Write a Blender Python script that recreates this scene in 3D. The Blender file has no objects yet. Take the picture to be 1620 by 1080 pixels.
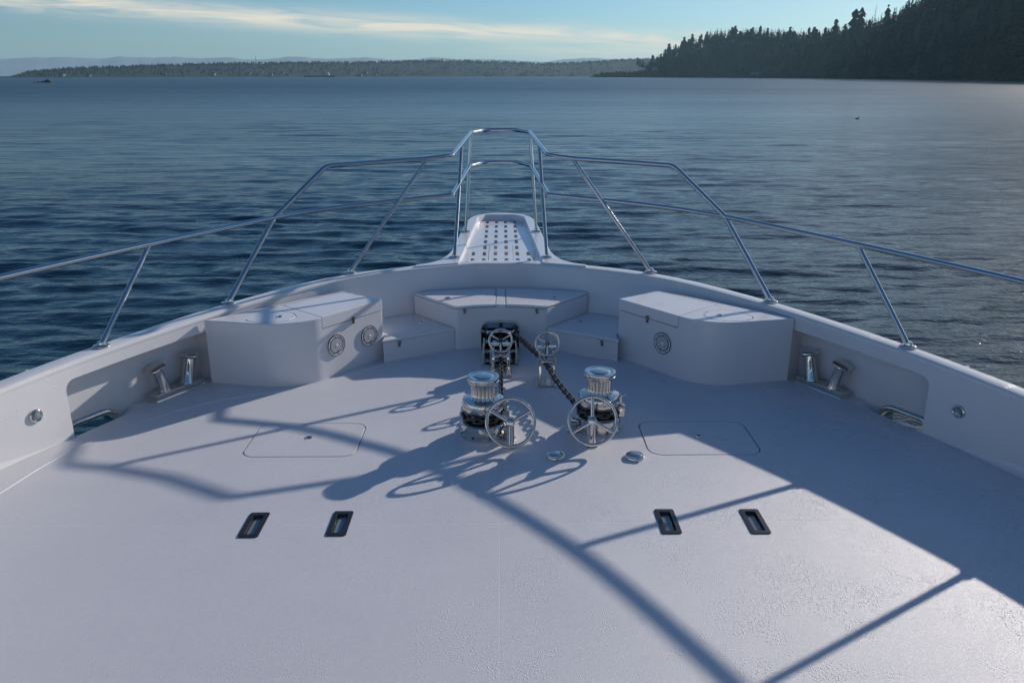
import bpy, bmesh, math, random
import numpy as np
from mathutils import Vector, Matrix
R = math.radians
random.seed(7)
scn = bpy.context.scene
col = scn.collection

# ------------------------------------------------------------------ camera, sky, sun, exposure
cam_d = bpy.data.cameras.new('camera')
cam = bpy.data.objects.new('camera', cam_d); col.objects.link(cam)
cam.location = (0.02, 0.0, 2.4)
cam.rotation_euler = (R(90 - 18.456), 0, R(-0.68))
cam_d.sensor_width = 36; cam_d.lens = 28.0
cam_d.clip_start = 0.05; cam_d.clip_end = 60000
scn.camera = cam

SUN_AZ, SUN_EL = 46.0, 20.0
SKY_STRENGTH, SUN_STRENGTH = 0.084, 4.2
scn.view_settings.view_transform = 'Standard'; scn.view_settings.look = 'None'
scn.view_settings.gamma = 1; scn.view_settings.use_curve_mapping = False
scn.view_settings.exposure = 0.15
scn.cycles.use_denoising = True
scn.cycles.max_bounces = 8; scn.cycles.glossy_bounces = 5; scn.cycles.volume_bounces = 0
scn.cycles.sample_clamp_indirect = 6.0; scn.cycles.sample_clamp_direct = 10.0

world = bpy.data.worlds.new('World'); scn.world = world; world.use_nodes = True
def N(nt, kind, **kw):
    n = nt.nodes.new(kind)
    for k, v in kw.items():
        if k == 'inp':
            for a, b in v.items(): n.inputs[a].default_value = b
        else: setattr(n, k, v)
    return n
def math_node(nt, op, a, b=None, c=None, clamp=False):
    n = nt.nodes.new('ShaderNodeMath'); n.operation = op; n.use_clamp = clamp
    for i, v in enumerate((a, b, c)):
        if v is None: continue
        if isinstance(v, (int, float)): n.inputs[i].default_value = v
        else: nt.links.new(v, n.inputs[i])
    return n.outputs[0]
wt = world.node_tree
bg = wt.nodes['Background']; bg.inputs['Strength'].default_value = SKY_STRENGTH
sky = N(wt, 'ShaderNodeTexSky', sky_type='NISHITA', sun_disc=False)
sky.sun_elevation = R(SUN_EL); sky.sun_rotation = R(SUN_AZ); sky.altitude = 0
sky.air_density = 1.0; sky.dust_density = 0.3; sky.ozone_density = 4.5
tc = N(wt, 'ShaderNodeTexCoord')
sep = N(wt, 'ShaderNodeSeparateXYZ'); wt.links.new(tc.outputs['Generated'], sep.inputs[0])
az = math_node(wt, 'ARCTAN2', sep.outputs[0], sep.outputs[1]); el = sep.outputs[2]
cmb = N(wt, 'ShaderNodeCombineXYZ')
wt.links.new(math_node(wt, 'MULTIPLY', az, 6.0), cmb.inputs[0])
tilt_el = math_node(wt, 'MULTIPLY_ADD', az, 0.05, el)            # the cloud band slopes down to the right
wt.links.new(math_node(wt, 'MULTIPLY', tilt_el, 75.0), cmb.inputs[1])
cn = N(wt, 'ShaderNodeTexNoise', inp={'Scale': 1.15, 'Detail': 6.0, 'Roughness': 0.58, 'Distortion': 0.9}); wt.links.new(cmb.outputs[0], cn.inputs['Vector'])
def bump_band(center, width):
    d = math_node(wt, 'DIVIDE', math_node(wt, 'SUBTRACT', tilt_el, center), width)
    return math_node(wt, 'POWER', 2.718, math_node(wt, 'MULTIPLY', math_node(wt, 'MULTIPLY', d, d), -1.0))
band = math_node(wt, 'MAXIMUM', bump_band(0.0475, 0.0105), math_node(wt, 'MULTIPLY', bump_band(0.030, 0.010), math_node(wt, 'MULTIPLY_ADD', az, 4.0, 0.25, clamp=True)))
toward_sun = math_node(wt, 'MULTIPLY', math_node(wt, 'MULTIPLY_ADD', az, 1.6, -0.02, clamp=True), math_node(wt, 'GREATER_THAN', sep.outputs[1], 0.0))
veil = math_node(wt, 'MULTIPLY', math_node(wt, 'MULTIPLY', bump_band(0.30, 0.20), toward_sun), 0.55)   # thin veil of cloud above the headland, on the sun's side
ck = N(wt, 'ShaderNodeMapRange', inp={'From Min': 0.30, 'From Max': 0.56}); wt.links.new(cn.outputs[0], ck.inputs[0])
cfac = math_node(wt, 'MAXIMUM', math_node(wt, 'MULTIPLY', math_node(wt, 'MULTIPLY', band, ck.outputs[0]), 0.95, clamp=True), veil)
cmix = N(wt, 'ShaderNodeMix', data_type='RGBA'); wt.links.new(cfac, cmix.inputs['Factor'])
tint = N(wt, 'ShaderNodeMix', data_type='RGBA', blend_type='MULTIPLY'); tint.inputs['Factor'].default_value = 1.0
wt.links.new(sky.outputs[0], tint.inputs[6]); tint.inputs[7].default_value = (0.78, 0.98, 1.10, 1)
wt.links.new(tint.outputs[2], cmix.inputs[6]); cmix.inputs[7].default_value = (9.8, 8.9, 7.3, 1)
wt.links.new(cmix.outputs[2], bg.inputs['Color'])

sun_d = bpy.data.lights.new('sun', 'SUN'); sun = bpy.data.objects.new('sun', sun_d); col.objects.link(sun)
sun_d.energy = SUN_STRENGTH; sun_d.angle = R(0.6); sun_d.color = (1.0, 0.90, 0.80)
sdir = Vector((math.sin(R(SUN_AZ)) * math.cos(R(SUN_EL)), math.cos(R(SUN_AZ)) * math.cos(R(SUN_EL)), math.sin(R(SUN_EL))))
sun.rotation_euler = sdir.to_track_quat('Z', 'Y').to_euler(); sun.location = (20, 20, 20)

# ------------------------------------------------------------------ materials
def mat(name, base, rough=0.5, metal=0.0, spec=0.5, coat=0.0):
    m = bpy.data.materials.new(name); m.use_nodes = True
    b = m.node_tree.nodes['Principled BSDF']
    b.inputs['Base Color'].default_value = (*base, 1); b.inputs['Roughness'].default_value = rough
    b.inputs['Metallic'].default_value = metal; b.inputs['Specular IOR Level'].default_value = spec
    b.inputs['Coat Weight'].default_value = coat
    return m
def bsdf(m): return m.node_tree.nodes['Principled BSDF']
def geo_pos(nt):
    g = nt.nodes.new('ShaderNodeNewGeometry'); return g.outputs['Position']
def noise(nt, vec, scale, detail=3.0, rough=0.5, dist=0.0):
    n = N(nt, 'ShaderNodeTexNoise', inp={'Scale': scale, 'Detail': detail, 'Roughness': rough, 'Distortion': dist})
    nt.links.new(vec, n.inputs['Vector']); return n.outputs[0]
def maprange(nt, v, a, b, c=0.0, d=1.0):
    n = N(nt, 'ShaderNodeMapRange', inp={'From Min': a, 'From Max': b, 'To Min': c, 'To Max': d}); nt.links.new(v, n.inputs[0]); return n.outputs[0]
def ramp2(nt, f, c0, c1):
    n = N(nt, 'ShaderNodeMix', data_type='RGBA'); nt.links.new(f, n.inputs['Factor'])
    n.inputs[6].default_value = (*c0, 1); n.inputs[7].default_value = (*c1, 1); return n.outputs[2]
def bump(nt, h, strength, dist, normal=None):
    n = N(nt, 'ShaderNodeBump', inp={'Strength': strength, 'Distance': dist}); nt.links.new(h, n.inputs['Height'])
    if normal is not None: nt.links.new(normal, n.inputs['Normal'])
    return n.outputs[0]
def droplets(nt, pos, scale, cover):
    """beads of water standing on a surface: rounded voronoi dots where a noise lets them"""
    v = N(nt, 'ShaderNodeTexVoronoi', inp={'Scale': scale, 'Randomness': 1.0}); nt.links.new(pos, v.inputs['Vector'])
    d = maprange(nt, v.outputs['Distance'], 0.10, 0.34, 1.0, 0.0)
    g = maprange(nt, noise(nt, pos, 2.3, 4.0, 0.6), cover, cover + 0.10)
    return math_node(nt, 'MULTIPLY', d, g)

def gelcoat(name, base):
    m = mat(name, base, 0.22, spec=0.5); nt = m.node_tree; p = geo_pos(nt)
    big = noise(nt, p, 1.1, 4, 0.55)
    nt.links.new(ramp2(nt, maprange(nt, big, 0.35, 0.7), base, tuple(c * 0.94 for c in base)), bsdf(m).inputs['Base Color'])
    nt.links.new(maprange(nt, noise(nt, p, 6.0, 5, 0.6), 0.3, 0.7, 0.10, 0.24), bsdf(m).inputs['Roughness'])
    dr = droplets(nt, p, 95.0, 0.52)
    n1 = bump(nt, noise(nt, p, 2.0, 2), 0.15, 0.02)
    nt.links.new(bump(nt, dr, 0.9, 0.0022, n1), bsdf(m).inputs['Normal'])
    return m
M_GEL = gelcoat('white_gelcoat', (0.69, 0.69, 0.705))
M_LID = gelcoat('white_gelcoat_lid', (0.72, 0.72, 0.735))

def deck_material():
    m = mat('nonskid_deck', (0.6, 0.6, 0.64), 0.5); nt = m.node_tree; p = geo_pos(nt); b = bsdf(m)
    s = N(nt, 'ShaderNodeSeparateXYZ'); nt.links.new(p, s.inputs[0])
    grain = noise(nt, p, 330.0, 2, 0.6); mid = noise(nt, p, 28.0, 4, 0.62); big = noise(nt, p, 0.9, 5, 0.6)
    f = math_node(nt, 'ADD', math_node(nt, 'MULTIPLY', big, 0.6), math_node(nt, 'MULTIPLY', mid, 0.4))
    c = ramp2(nt, maprange(nt, f, 0.36, 0.66), (0.665, 0.668, 0.70), (0.59, 0.60, 0.64))
    # moulding seam across the deck and along its middle
    sy = math_node(nt, 'LESS_THAN', math_node(nt, 'ABSOLUTE', math_node(nt, 'SUBTRACT', s.outputs[1], 3.955)), 0.0035)
    sx = math_node(nt, 'LESS_THAN', math_node(nt, 'ABSOLUTE', s.outputs[0]), 0.0022)
    sx = math_node(nt, 'MULTIPLY', sx, math_node(nt, 'LESS_THAN', s.outputs[1], 3.955))
    seam = math_node(nt, 'MAXIMUM', sy, sx)
    mx = N(nt, 'ShaderNodeMix', data_type='RGBA'); nt.links.new(math_node(nt, 'MULTIPLY', seam, 0.28), mx.inputs['Factor'])
    nt.links.new(c, mx.inputs[6]); mx.inputs[7].default_value = (0.86, 0.86, 0.87, 1)
    nt.links.new(mx.outputs[2], b.inputs['Base Color'])
    # wet patches, more of them on the starboard side
    wetmask = math_node(nt, 'ADD', noise(nt, p, 1.4, 6, 0.68, 0.6), math_node(nt, 'MULTIPLY', s.outputs[0], 0.035))
    wet = maprange(nt, wetmask, 0.50, 0.66)
    nt.links.new(math_node(nt, 'MULTIPLY_ADD', wet, -0.10, 0.37), b.inputs['Roughness'])
    # scuffed runs of water
    mp = N(nt, 'ShaderNodeMapping'); nt.links.new(p, mp.inputs['Vector']); mp.inputs['Scale'].default_value = (9, 34, 9); mp.inputs['Rotation'].default_value = (0, 0, R(18))
    film = maprange(nt, noise(nt, mp.outputs[0], 1.0, 5, 0.6, 1.2), 0.60, 0.70)
    film = math_node(nt, 'MULTIPLY', film, maprange(nt, wetmask, 0.52, 0.64))
    dr = droplets(nt, p, 80.0, 0.47)
    dr = math_node(nt, 'MULTIPLY', dr, maprange(nt, math_node(nt, 'ADD', s.outputs[0], math_node(nt, 'MULTIPLY', mid, 1.5)), -0.6, 2.2, 0.12, 1.0))
    n1 = bump(nt, grain, 0.8, 0.0032)
    n2 = bump(nt, film, 0.25, 0.0022, n1)
    n3 = bump(nt, math_node(nt, 'MULTIPLY', seam, -1.0), 0.6, 0.002, n2)
    nt.links.new(bump(nt, dr, 0.9, 0.0026, n3), b.inputs['Normal'])
    return m
M_DECK = deck_material()

def chrome_material(name, base, r0, r1):
    m = mat(name, base, r0, 1.0); nt = m.node_tree; p = geo_pos(nt)
    nt.links.new(maprange(nt, noise(nt, p, 30.0, 4, 0.6), 0.35, 0.7, r0, r1), bsdf(m).inputs['Roughness'])
    nt.links.new(bump(nt, droplets(nt, p, 140.0, 0.45), 0.18, 0.0012), bsdf(m).inputs['Normal'])
    return m
M_CHROME = chrome_material('polished_stainless', (0.66, 0.63, 0.59), 0.03, 0.08)
M_RAIL = chrome_material('rail_stainless', (0.53, 0.54, 0.55), 0.02, 0.06)
M_CHAIN = chrome_material('chain_steel', (0.11, 0.105, 0.10), 0.25, 0.45)
M_DARKSTEEL = chrome_material('dark_steel', (0.12, 0.12, 0.125), 0.18, 0.35)
M_BLACK = mat('black_frame', (0.015, 0.015, 0.017), 0.35)
M_RUBBER = mat('dark_seal', (0.02, 0.02, 0.022), 0.6)
M_GRILLE = mat('speaker_grey', (0.62, 0.62, 0.63), 0.45)
M_DARKGREY = mat('speaker_cone', (0.12, 0.12, 0.125), 0.6)
M_GLASS = mat('prism_glass', (0.55, 0.62, 0.66), 0.06); bsdf(M_GLASS).inputs['Transmission Weight'].default_value = 0.75
M_WINDOW = mat('dark_window_glass', (0.01, 0.012, 0.014), 0.04)
M_LINER = mat('prism_liner', (0.72, 0.76, 0.80), 0.12)
M_CLASP = chrome_material('clasp_steel', (0.30, 0.275, 0.24), 0.08, 0.2)

def water_material():
    m = mat('sea_water', (0.004, 0.023, 0.038), 0.06); nt = m.node_tree; b = bsdf(m); p = geo_pos(nt)
    b.inputs['IOR'].default_value = 1.333
    mp = N(nt, 'ShaderNodeMapping'); nt.links.new(p, mp.inputs['Vector']); mp.inputs['Scale'].default_value = (0.30, 1.0, 1.0); mp.inputs['Rotation'].default_value = (0, 0, R(-6))
    v = mp.outputs[0]
    gust = maprange(nt, noise(nt, v, 0.018, 4, 0.55, 0.4), 0.38, 0.62, 0.25, 1.15)      # cat's-paws: calmer and rougher lanes
    h1 = noise(nt, v, 0.55, 4, 0.55, 0.3); h2 = noise(nt, v, 2.6, 4, 0.55, 0.4); h3 = noise(nt, p, 9.0, 3, 0.5)
    h0 = noise(nt, v, 0.20, 3, 0.5, 0.3)
    n0 = bump(nt, h0, 0.9, 0.48)
    n1 = bump(nt, math_node(nt, 'MULTIPLY', h1, gust), 1.0, 0.22, n0)
    n2 = bump(nt, math_node(nt, 'MULTIPLY', h2, gust), 1.0, 0.12, n1)
    n3 = bump(nt, math_node(nt, 'MULTIPLY', h3, gust), 0.9, 0.026, n2)
    nt.links.new(n3, b.inputs['Normal'])
    ln = N(nt, 'ShaderNodeVectorMath', operation='LENGTH'); nt.links.new(p, ln.inputs[0])   # unresolved ripples far from the boat
    nt.links.new(math_node(nt, 'POWER', maprange(nt, ln.outputs['Value'], 15.0, 320.0, 0.010, 0.125), 0.5), b.inputs['Roughness'])
    return m
M_WATER = water_material()

def leaf_material(name, c0, c1, scale):
    m = mat(name, c0, 0.8, spec=0.2); nt = m.node_tree
    nt.links.new(ramp2(nt, maprange(nt, noise(nt, geo_pos(nt), scale, 4, 0.6), 0.35, 0.65), c0, c1), bsdf(m).inputs['Base Color'])
    return m
M_FIR = leaf_material('fir_needles', (0.009, 0.014, 0.009), (0.028, 0.034, 0.017), 0.25)
M_FIR2 = leaf_material('cedar_needles', (0.018, 0.026, 0.015), (0.036, 0.042, 0.022), 0.25)
M_BROAD = leaf_material('bare_alder_twigs', (0.030, 0.025, 0.018), (0.050, 0.040, 0.028), 0.2)
M_ORANGE = leaf_material('autumn_poplar', (0.16, 0.075, 0.035), (0.21, 0.11, 0.05), 0.5)
M_BARK = mat('bark', (0.05, 0.038, 0.03), 0.9)
M_HILL = leaf_material('hill_ground', (0.022, 0.024, 0.014), (0.042, 0.038, 0.022), 0.02)
M_FAR = leaf_material('far_forest', (0.016, 0.036, 0.034), (0.028, 0.050, 0.044), 0.01)  # lighter and bluer: some distance haze put into the forest colour
M_MTN = leaf_material('haze_pale_mountain', (0.22, 0.25, 0.27), (0.34, 0.36, 0.38), 0.0012)  # paler than bare rock: distance haze partly put into the colour
M_ROCK = leaf_material('shore_rock', (0.03, 0.028, 0.026), (0.075, 0.07, 0.06), 0.5)
M_HOUSE = mat('house_wall', (0.20, 0.195, 0.185), 0.8)
M_ROOF = mat('house_roof', (0.10, 0.09, 0.085), 0.8)
M_SHIP = mat('ship_paint', (0.45, 0.45, 0.44), 0.5)
M_SHIPHULL = mat('ship_hull', (0.05, 0.09, 0.09), 0.5)
M_FEATHER = mat('duck_feathers', (0.03, 0.028, 0.025), 0.7)

# ------------------------------------------------------------------ mesh helpers
WORLD = {}
def origin_of(o):
    v = Vector((0, 0, 0))
    while o is not None: v += o.location; o = o.parent
    return v
class MB:
    def __init__(s): s.v = []; s.f = []; s.M = Matrix.Identity(4)
    def add(s, vs, fs):
        k = len(s.v); s.v += [tuple(s.M @ Vector(p)) for p in vs]; s.f += [tuple(i + k for i in f) for f in fs]; return s
    def box(s, c, d, rz=0.0):
        x, y, z = d[0] / 2, d[1] / 2, d[2] / 2; m = Matrix.Translation(c) @ Matrix.Rotation(rz, 4, 'Z')
        vs = [m @ Vector(p) for p in ((-x, -y, -z), (x, -y, -z), (x, y, -z), (-x, y, -z), (-x, -y, z), (x, -y, z), (x, y, z), (-x, y, z))]
        return s.add(vs, [(0, 3, 2, 1), (4, 5, 6, 7), (0, 1, 5, 4), (1, 2, 6, 5), (2, 3, 7, 6), (3, 0, 4, 7)])
    def prism(s, out, z0, z1, out_top=None):
        t = out_top or out; n = len(out)
        vs = [(x, y, z0) for x, y in out] + [(x, y, z1) for x, y in t]
        a = sum(out[i][0] * out[(i + 1) % n][1] - out[(i + 1) % n][0] * out[i][1] for i in range(n))
        fs = [tuple(range(n - 1, -1, -1)), tuple(range(n, 2 * n))] + [(i, (i + 1) % n, n + (i + 1) % n, n + i) for i in range(n)]
        if a < 0: fs = [tuple(reversed(f)) for f in fs]
        return s.add(vs, fs)
    def loft(s, rings, closed=False, ring_closed=True, caps=False):
        n = len(rings[0]); vs = [p for r in rings for p in r]; fs = []
        m = len(rings); kr = m if closed else m - 1; kn = n if ring_closed else n - 1
        for i in range(kr):
            for j in range(kn):
                a, b = i * n + j, i * n + (j + 1) % n; c, d = ((i + 1) % m) * n + (j + 1) % n, ((i + 1) % m) * n + j
                fs.append((a, b, c, d))
        if caps and not closed: fs += [tuple(range(n - 1, -1, -1)), tuple(range((m - 1) * n, m * n))]
        return s.add(vs, fs)
    def tube(s, pts, r, n=14, closed=False, caps=True):
        pts = [Vector(p) for p in pts]; m = len(pts); rings = []; rr = r if isinstance(r, (list, tuple)) else [r] * m
        T = []
        for i in range(m):
            a = pts[(i - 1) % m] if (closed or i > 0) else pts[i]; b = pts[(i + 1) % m] if (closed or i < m - 1) else pts[i]
            T.append((b - a).normalized())
        up = Vector((0, 0, 1)) if abs(T[0].z) < 0.9 else Vector((1, 0, 0))
        u = (up - T[0] * up.dot(T[0])).normalized()
        for i in range(m):
            u = (u - T[i] * u.dot(T[i])).normalized(); w = T[i].cross(u)
            rings.append([pts[i] + (u * math.cos(2 * math.pi * k / n) + w * math.sin(2 * math.pi * k / n)) * rr[i] for k in range(n)])
        return s.loft(rings, closed, True, caps)
    def lathe(s, prof, n=40, flute=None):
        """prof: (r, z) from bottom to top about the local z axis; flute(k, r, z) may reshape the radius"""
        rings = []
        for r, z in prof:
            rings.append([((flute(k, r, z) if flute else r) * math.cos(2 * math.pi * k / n), (flute(k, r, z) if flute else r) * math.sin(2 * math.pi * k / n), z) for k in range(n)])
        return s.loft(rings, False, True, True)
    def torus(s, c, R0, r, nu=48, nv=12, M=None):
        pts = [(R0 * math.cos(2 * math.pi * k / nu), R0 * math.sin(2 * math.pi * k / nu), 0) for k in range(nu)]
        M0 = s.M; s.M = M0 @ Matrix.Translation(c) @ (M or Matrix.Identity(4)); s.tube(pts, r, nv, closed=True); s.M = M0; return s
    def build(s, name, m, parent=None, bevel=0.0, seg=2, smooth=38, ang=30):
        me = bpy.data.meshes.new(name); o = bpy.data.objects.new(name, me); col.objects.link(o)
        off = Vector((0, 0, 0))
        if parent is not None: o.parent = parent; off = origin_of(parent)
        me.from_pydata([tuple(Vector(p) - off) for p in s.v], [], s.f)
        bm = bmesh.new(); bm.from_mesh(me)
        bmesh.ops.recalc_face_normals(bm, faces=bm.faces)
        if bevel:
            es = [e for e in bm.edges if len(e.link_faces) == 2 and e.calc_face_angle(0) > R(ang)]
            bmesh.ops.bevel(bm, geom=es, offset=bevel, offset_type='OFFSET', segments=seg, profile=0.5, affect='EDGES', clamp_overlap=True)
        bm.to_mesh(me); bm.free()
        me.materials.append(m); finish(me, smooth)
        if bevel:
            wn = o.modifiers.new('normals', 'WEIGHTED_NORMAL'); wn.keep_sharp = True
        return o
def finish(me, smooth):
    me.polygons.foreach_set('use_smooth', [True] * len(me.polygons)); me.set_sharp_from_angle(angle=R(smooth)); me.update()
def carve(o, cutter, smooth=38, bevel=0.0):
    """cut real openings: boolean difference, then keep the result as plain mesh"""
    off = origin_of(o)
    me = bpy.data.meshes.new('cutter'); me.from_pydata([tuple(Vector(p) - off) for p in cutter.v], [], cutter.f)
    bm = bmesh.new(); bm.from_mesh(me); bmesh.ops.recalc_face_normals(bm, faces=bm.faces); bm.to_mesh(me); bm.free()
    c = bpy.data.objects.new('cutter', me); col.objects.link(c); c.parent = o
    for old_m in list(o.modifiers): o.modifiers.remove(old_m)
    md = o.modifiers.new('cut', 'BOOLEAN'); md.operation = 'DIFFERENCE'; md.object = c; md.solver = 'EXACT'
    bpy.context.view_layer.update()
    dg = bpy.context.evaluated_depsgraph_get()
    new = bpy.data.meshes.new_from_object(o.evaluated_get(dg)); o.modifiers.remove(md)
    old = o.data; o.data = new; new.name = old.name; bpy.data.meshes.remove(old)
    bpy.data.objects.remove(c); bpy.data.meshes.remove(me); finish(new, smooth)
    wn = o.modifiers.new('normals', 'WEIGHTED_NORMAL'); wn.keep_sharp = True
def thing(name, label, cat, loc=(0, 0, 0), rz=0.0, group=None):
    o = bpy.data.objects.new(name, None); o.empty_display_size = 0.1; col.objects.link(o)
    o.location = loc; o.rotation_euler = (0, 0, rz); return tag(o, label, cat, group)
def tag(o, label, cat, group=None):
    o['label'] = label; o['category'] = cat
    if group: o['group'] = group
    return o
def structure(o): o['kind'] = 'structure'; return o
def dup(root, loc, rz=0.0, label=None, scale=None):
    r = root.copy(); col.objects.link(r); r.location = loc; r.rotation_euler = (0, 0, rz)
    if scale: r.scale = scale
    if label: r['label'] = label
    for ch in list(root.children):
        c = ch.copy(); col.objects.link(c); c.parent = r
        for g in list(ch.children):
            d = g.copy(); col.objects.link(d); d.parent = c
    return r
def fillet(pts, r, n=6, skip=()):
    P = [Vector(p) for p in pts]; out = [P[0]]
    for i in range(1, len(P) - 1):
        a = (P[i - 1] - P[i]); b = (P[i + 1] - P[i]); la, lb = a.length, b.length; a.normalize(); b.normalize()
        ang = a.angle(b)
        if i in skip or ang > R(176): out.append(P[i]); continue
        t = min(r / math.tan(ang / 2), la * .45, lb * .45)
        p0, p1 = P[i] + a * t, P[i] + b * t
        for k in range(n + 1):
            u = k / n; out.append(p0 * (1 - u) ** 2 + P[i] * 2 * u * (1 - u) + p1 * u * u)
    out.append(P[-1]); return out
def round_poly(pts, r, n=6):
    rr = r if isinstance(r, (list, tuple)) else [r] * len(pts); out = []; m = len(pts)
    for i in range(m):
        P = Vector(pts[i]); a = Vector(pts[i - 1]) - P; b = Vector(pts[(i + 1) % m]) - P; la, lb = a.length, b.length
        if rr[i] <= 0: out.append(tuple(P)); continue
        a.normalize(); b.normalize(); ang = a.angle(b); t = min(rr[i] / math.tan(ang / 2), la * .49, lb * .49)
        rad = t * math.tan(ang / 2); ctr = P + (a + b).normalized() * (rad / math.sin(ang / 2)); p0 = P + a * t; p1 = P + b * t
        v0, v1 = p0 - ctr, p1 - ctr; a0 = math.atan2(v0.y, v0.x); da = (math.atan2(v1.y, v1.x) - a0 + math.pi) % (2 * math.pi) - math.pi
        for k in range(n + 1): q = a0 + da * k / n; out.append((ctr.x + rad * math.cos(q), ctr.y + rad * math.sin(q)))
    return out
def catmull(P, n=12):
    P = [np.array(p, float) for p in P]; Q = [2 * P[0] - P[1]] + P + [2 * P[-1] - P[-2]]; out = []
    for i in range(1, len(Q) - 2):
        for k in range(n):
            t = k / n; a, b, c, d = Q[i - 1], Q[i], Q[i + 1], Q[i + 2]
            out.append(.5 * (2 * b + (c - a) * t + (2 * a - 5 * b + 4 * c - d) * t * t + (3 * b - a - 3 * c + d) * t ** 3))
    out.append(P[-1]); return np.array(out)
def mirror_line(half):                                   # half runs from the stem (x=0) aft along starboard
    h = np.array(half); l = h[1:].copy(); l[:, 0] *= -1; return np.vstack([h[::-1], l])   # starboard aft -> stem -> port aft
def resample(c, n):
    s = np.r_[0, np.cumsum(np.linalg.norm(np.diff(c, axis=0), axis=1))]; t = np.linspace(0, s[-1], n)
    return np.stack([np.interp(t, s, c[:, k]) for k in range(c.shape[1])], 1)
def offset(c, d):
    t = np.gradient(c, axis=0); n = np.stack([t[:, 1], -t[:, 0]], 1); n /= np.linalg.norm(n, axis=1)[:, None]
    if (n[len(n) // 2] * np.array([0, 1])).sum() < 0: n = -n
    return c + n * d

# ------------------------------------------------------------------ the curves of the bow
BASE = [(0, 7.62), (.5, 7.55), (1.0, 7.33), (1.5, 6.98), (2.0, 6.52), (2.46, 6.08), (2.69, 5.73), (2.985, 5.11), (3.30, 4.5), (3.5, 4.0), (3.66, 3.4), (3.78, 2.4), (3.85, 1), (3.85, -1.2)]
CAPIN = [(0, 7.74), (.4, 7.71), (1.40, 7.27), (2.19, 6.44), (2.85, 5.41), (3.26, 4.56), (3.46, 4.0), (3.61, 3.4), (3.73, 2.4), (3.8, 1), (3.8, -1.2)]
def full(half, n=161):
    h = np.array(half); q = h.copy(); q = np.vstack([q[1:2] * [-1, 1], q]); c = catmull(q, 14)[14:]; return resample(mirror_line(c), n)
base_c, cap_c = full(BASE), full(CAPIN)
NW = len(base_c)
def zcap(y): return 0.535 + 0.040 * (y - 5.4)
def side_pts(c, y0, y1, sx):                              # points of a bow curve between two stations on one side
    return [tuple(p) for p in c if p[0] * sx > 0.2 and y0 <= p[1] <= y1]

# ------------------------------------------------------------------ deck
dk = MB(); dk.prism([tuple(p) for p in base_c], -0.05, 0.0)
deck = structure(dk.build('deck', M_DECK))
cut = MB()
HATCH = [(-1.350, 5.058), (1.378, 5.058)]; HW, HD = 0.770, 0.545
for hx, hy in HATCH:
    o = round_poly([(hx - HW / 2, hy - HD / 2), (hx + HW / 2, hy - HD / 2), (hx + HW / 2, hy + HD / 2), (hx - HW / 2, hy + HD / 2)], 0.10, 8)
    cut.prism(o, -0.2, 0.2)
PRISMS = [(-1.385, 3.945), (-0.905, 3.955), (0.951, 3.955), (1.445, 3.95)]
for px_, py_ in PRISMS: cut.box((px_, py_, 0), (0.085, 0.225, 0.4))
carve(deck, cut)
# low moulded ridge where the waterway meets the nonskid
rg = MB()
for sx in (-1,):
    q = [(3.28, 3.4), (3.17, 3.8), (3.05, 4.25), (2.93, 4.8), (2.72, 5.22), (2.34, 5.66), (1.95, 5.88), (1.70, 5.97), (1.50, 6.16), (1.02, 6.56)]
    q = catmull(q, 8); rg.tube([(sx * p[0], p[1], -0.0025) for p in q], 0.0075, 8)
k = len(deck.data.vertices)
bm = bmesh.new(); bm.from_mesh(deck.data); vs = [bm.verts.new(p) for p in rg.v]
for f in rg.f: bm.faces.new([vs[i] for i in f])
bm.to_mesh(deck.data); bm.free(); finish(deck.data, 38)
deck.data.materials.clear(); deck.data.materials.append(M_DECK)

# ------------------------------------------------------------------ bulwark round the bow
bul = thing('bulwark', 'white moulded bulwark sweeping round the bow with a flat cap on top', 'bulwark', (0, 7.0, 0))
w = MB(); rings = []
for i in range(NW):
    b, c = Vector((*base_c[i], 0)), Vector((*cap_c[i], 0)); c.z = zcap(c.y) - 0.035
    o2 = offset(np.array(cap_c), 0.035)[i]; b2 = offset(np.array(base_c), 0.035)[i]
    nb = Vector((base_c[i][0] - b2[0], base_c[i][1] - b2[1], 0)).normalized()           # inward
    ring = []
    for t in (0.0, 0.25, 0.5, 0.75, 1.0): p = b.lerp(c, t); p.z = -0.06 + (c.z + 0.06) * t; ring.append(tuple(p))
    ring += [(o2[0], o2[1], c.z), (b2[0], b2[1], -0.06)]
    rings.append(ring)
w.loft(rings, False, True, True)
wall = w.build('inner_wall', M_GEL, bul)
# concave cove between wall and deck aft of the mooring pockets
for sx in (-1, 1):
    rr = []; cv = MB()
    idx = [i for i in range(NW) if base_c[i][0] * sx > 0 and base_c[i][1] < 5.08]
    for i in idx:
        n = np.array([base_c[i][0] - offset(base_c, .1)[i][0], base_c[i][1] - offset(base_c, .1)[i][1]]) / .1
        up = np.array([cap_c[i][0] - base_c[i][0], cap_c[i][1] - base_c[i][1]]); h = zcap(cap_c[i][1])
        y = base_c[i][1]; f_ = min(1, max(0, (5.08 - y) / 1.1)); rad = 0.004 + 0.10 * f_ * f_ * (3 - 2 * f_); ring = []
        for k in range(9):
            a = math.pi / 2 * k / 8; dx = rad * (1 - math.sin(a)); dz = rad * (1 - math.cos(a))
            dx += 0.002; dz += 0.002
            ring.append((base_c[i][0] + n[0] * dx + up[0] * dz / h, base_c[i][1] + n[1] * dx + up[1] * dz / h, dz))
        ring.append((base_c[i][0] - n[0] * .01, base_c[i][1] - n[1] * .01, -0.02)); rr.append(ring)
    cv.loft(rr, False, True, True); cv.build('cove', M_GEL, bul, smooth=60)
cp = MB(); rings = []; capo = offset(cap_c, 0.15)
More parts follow.
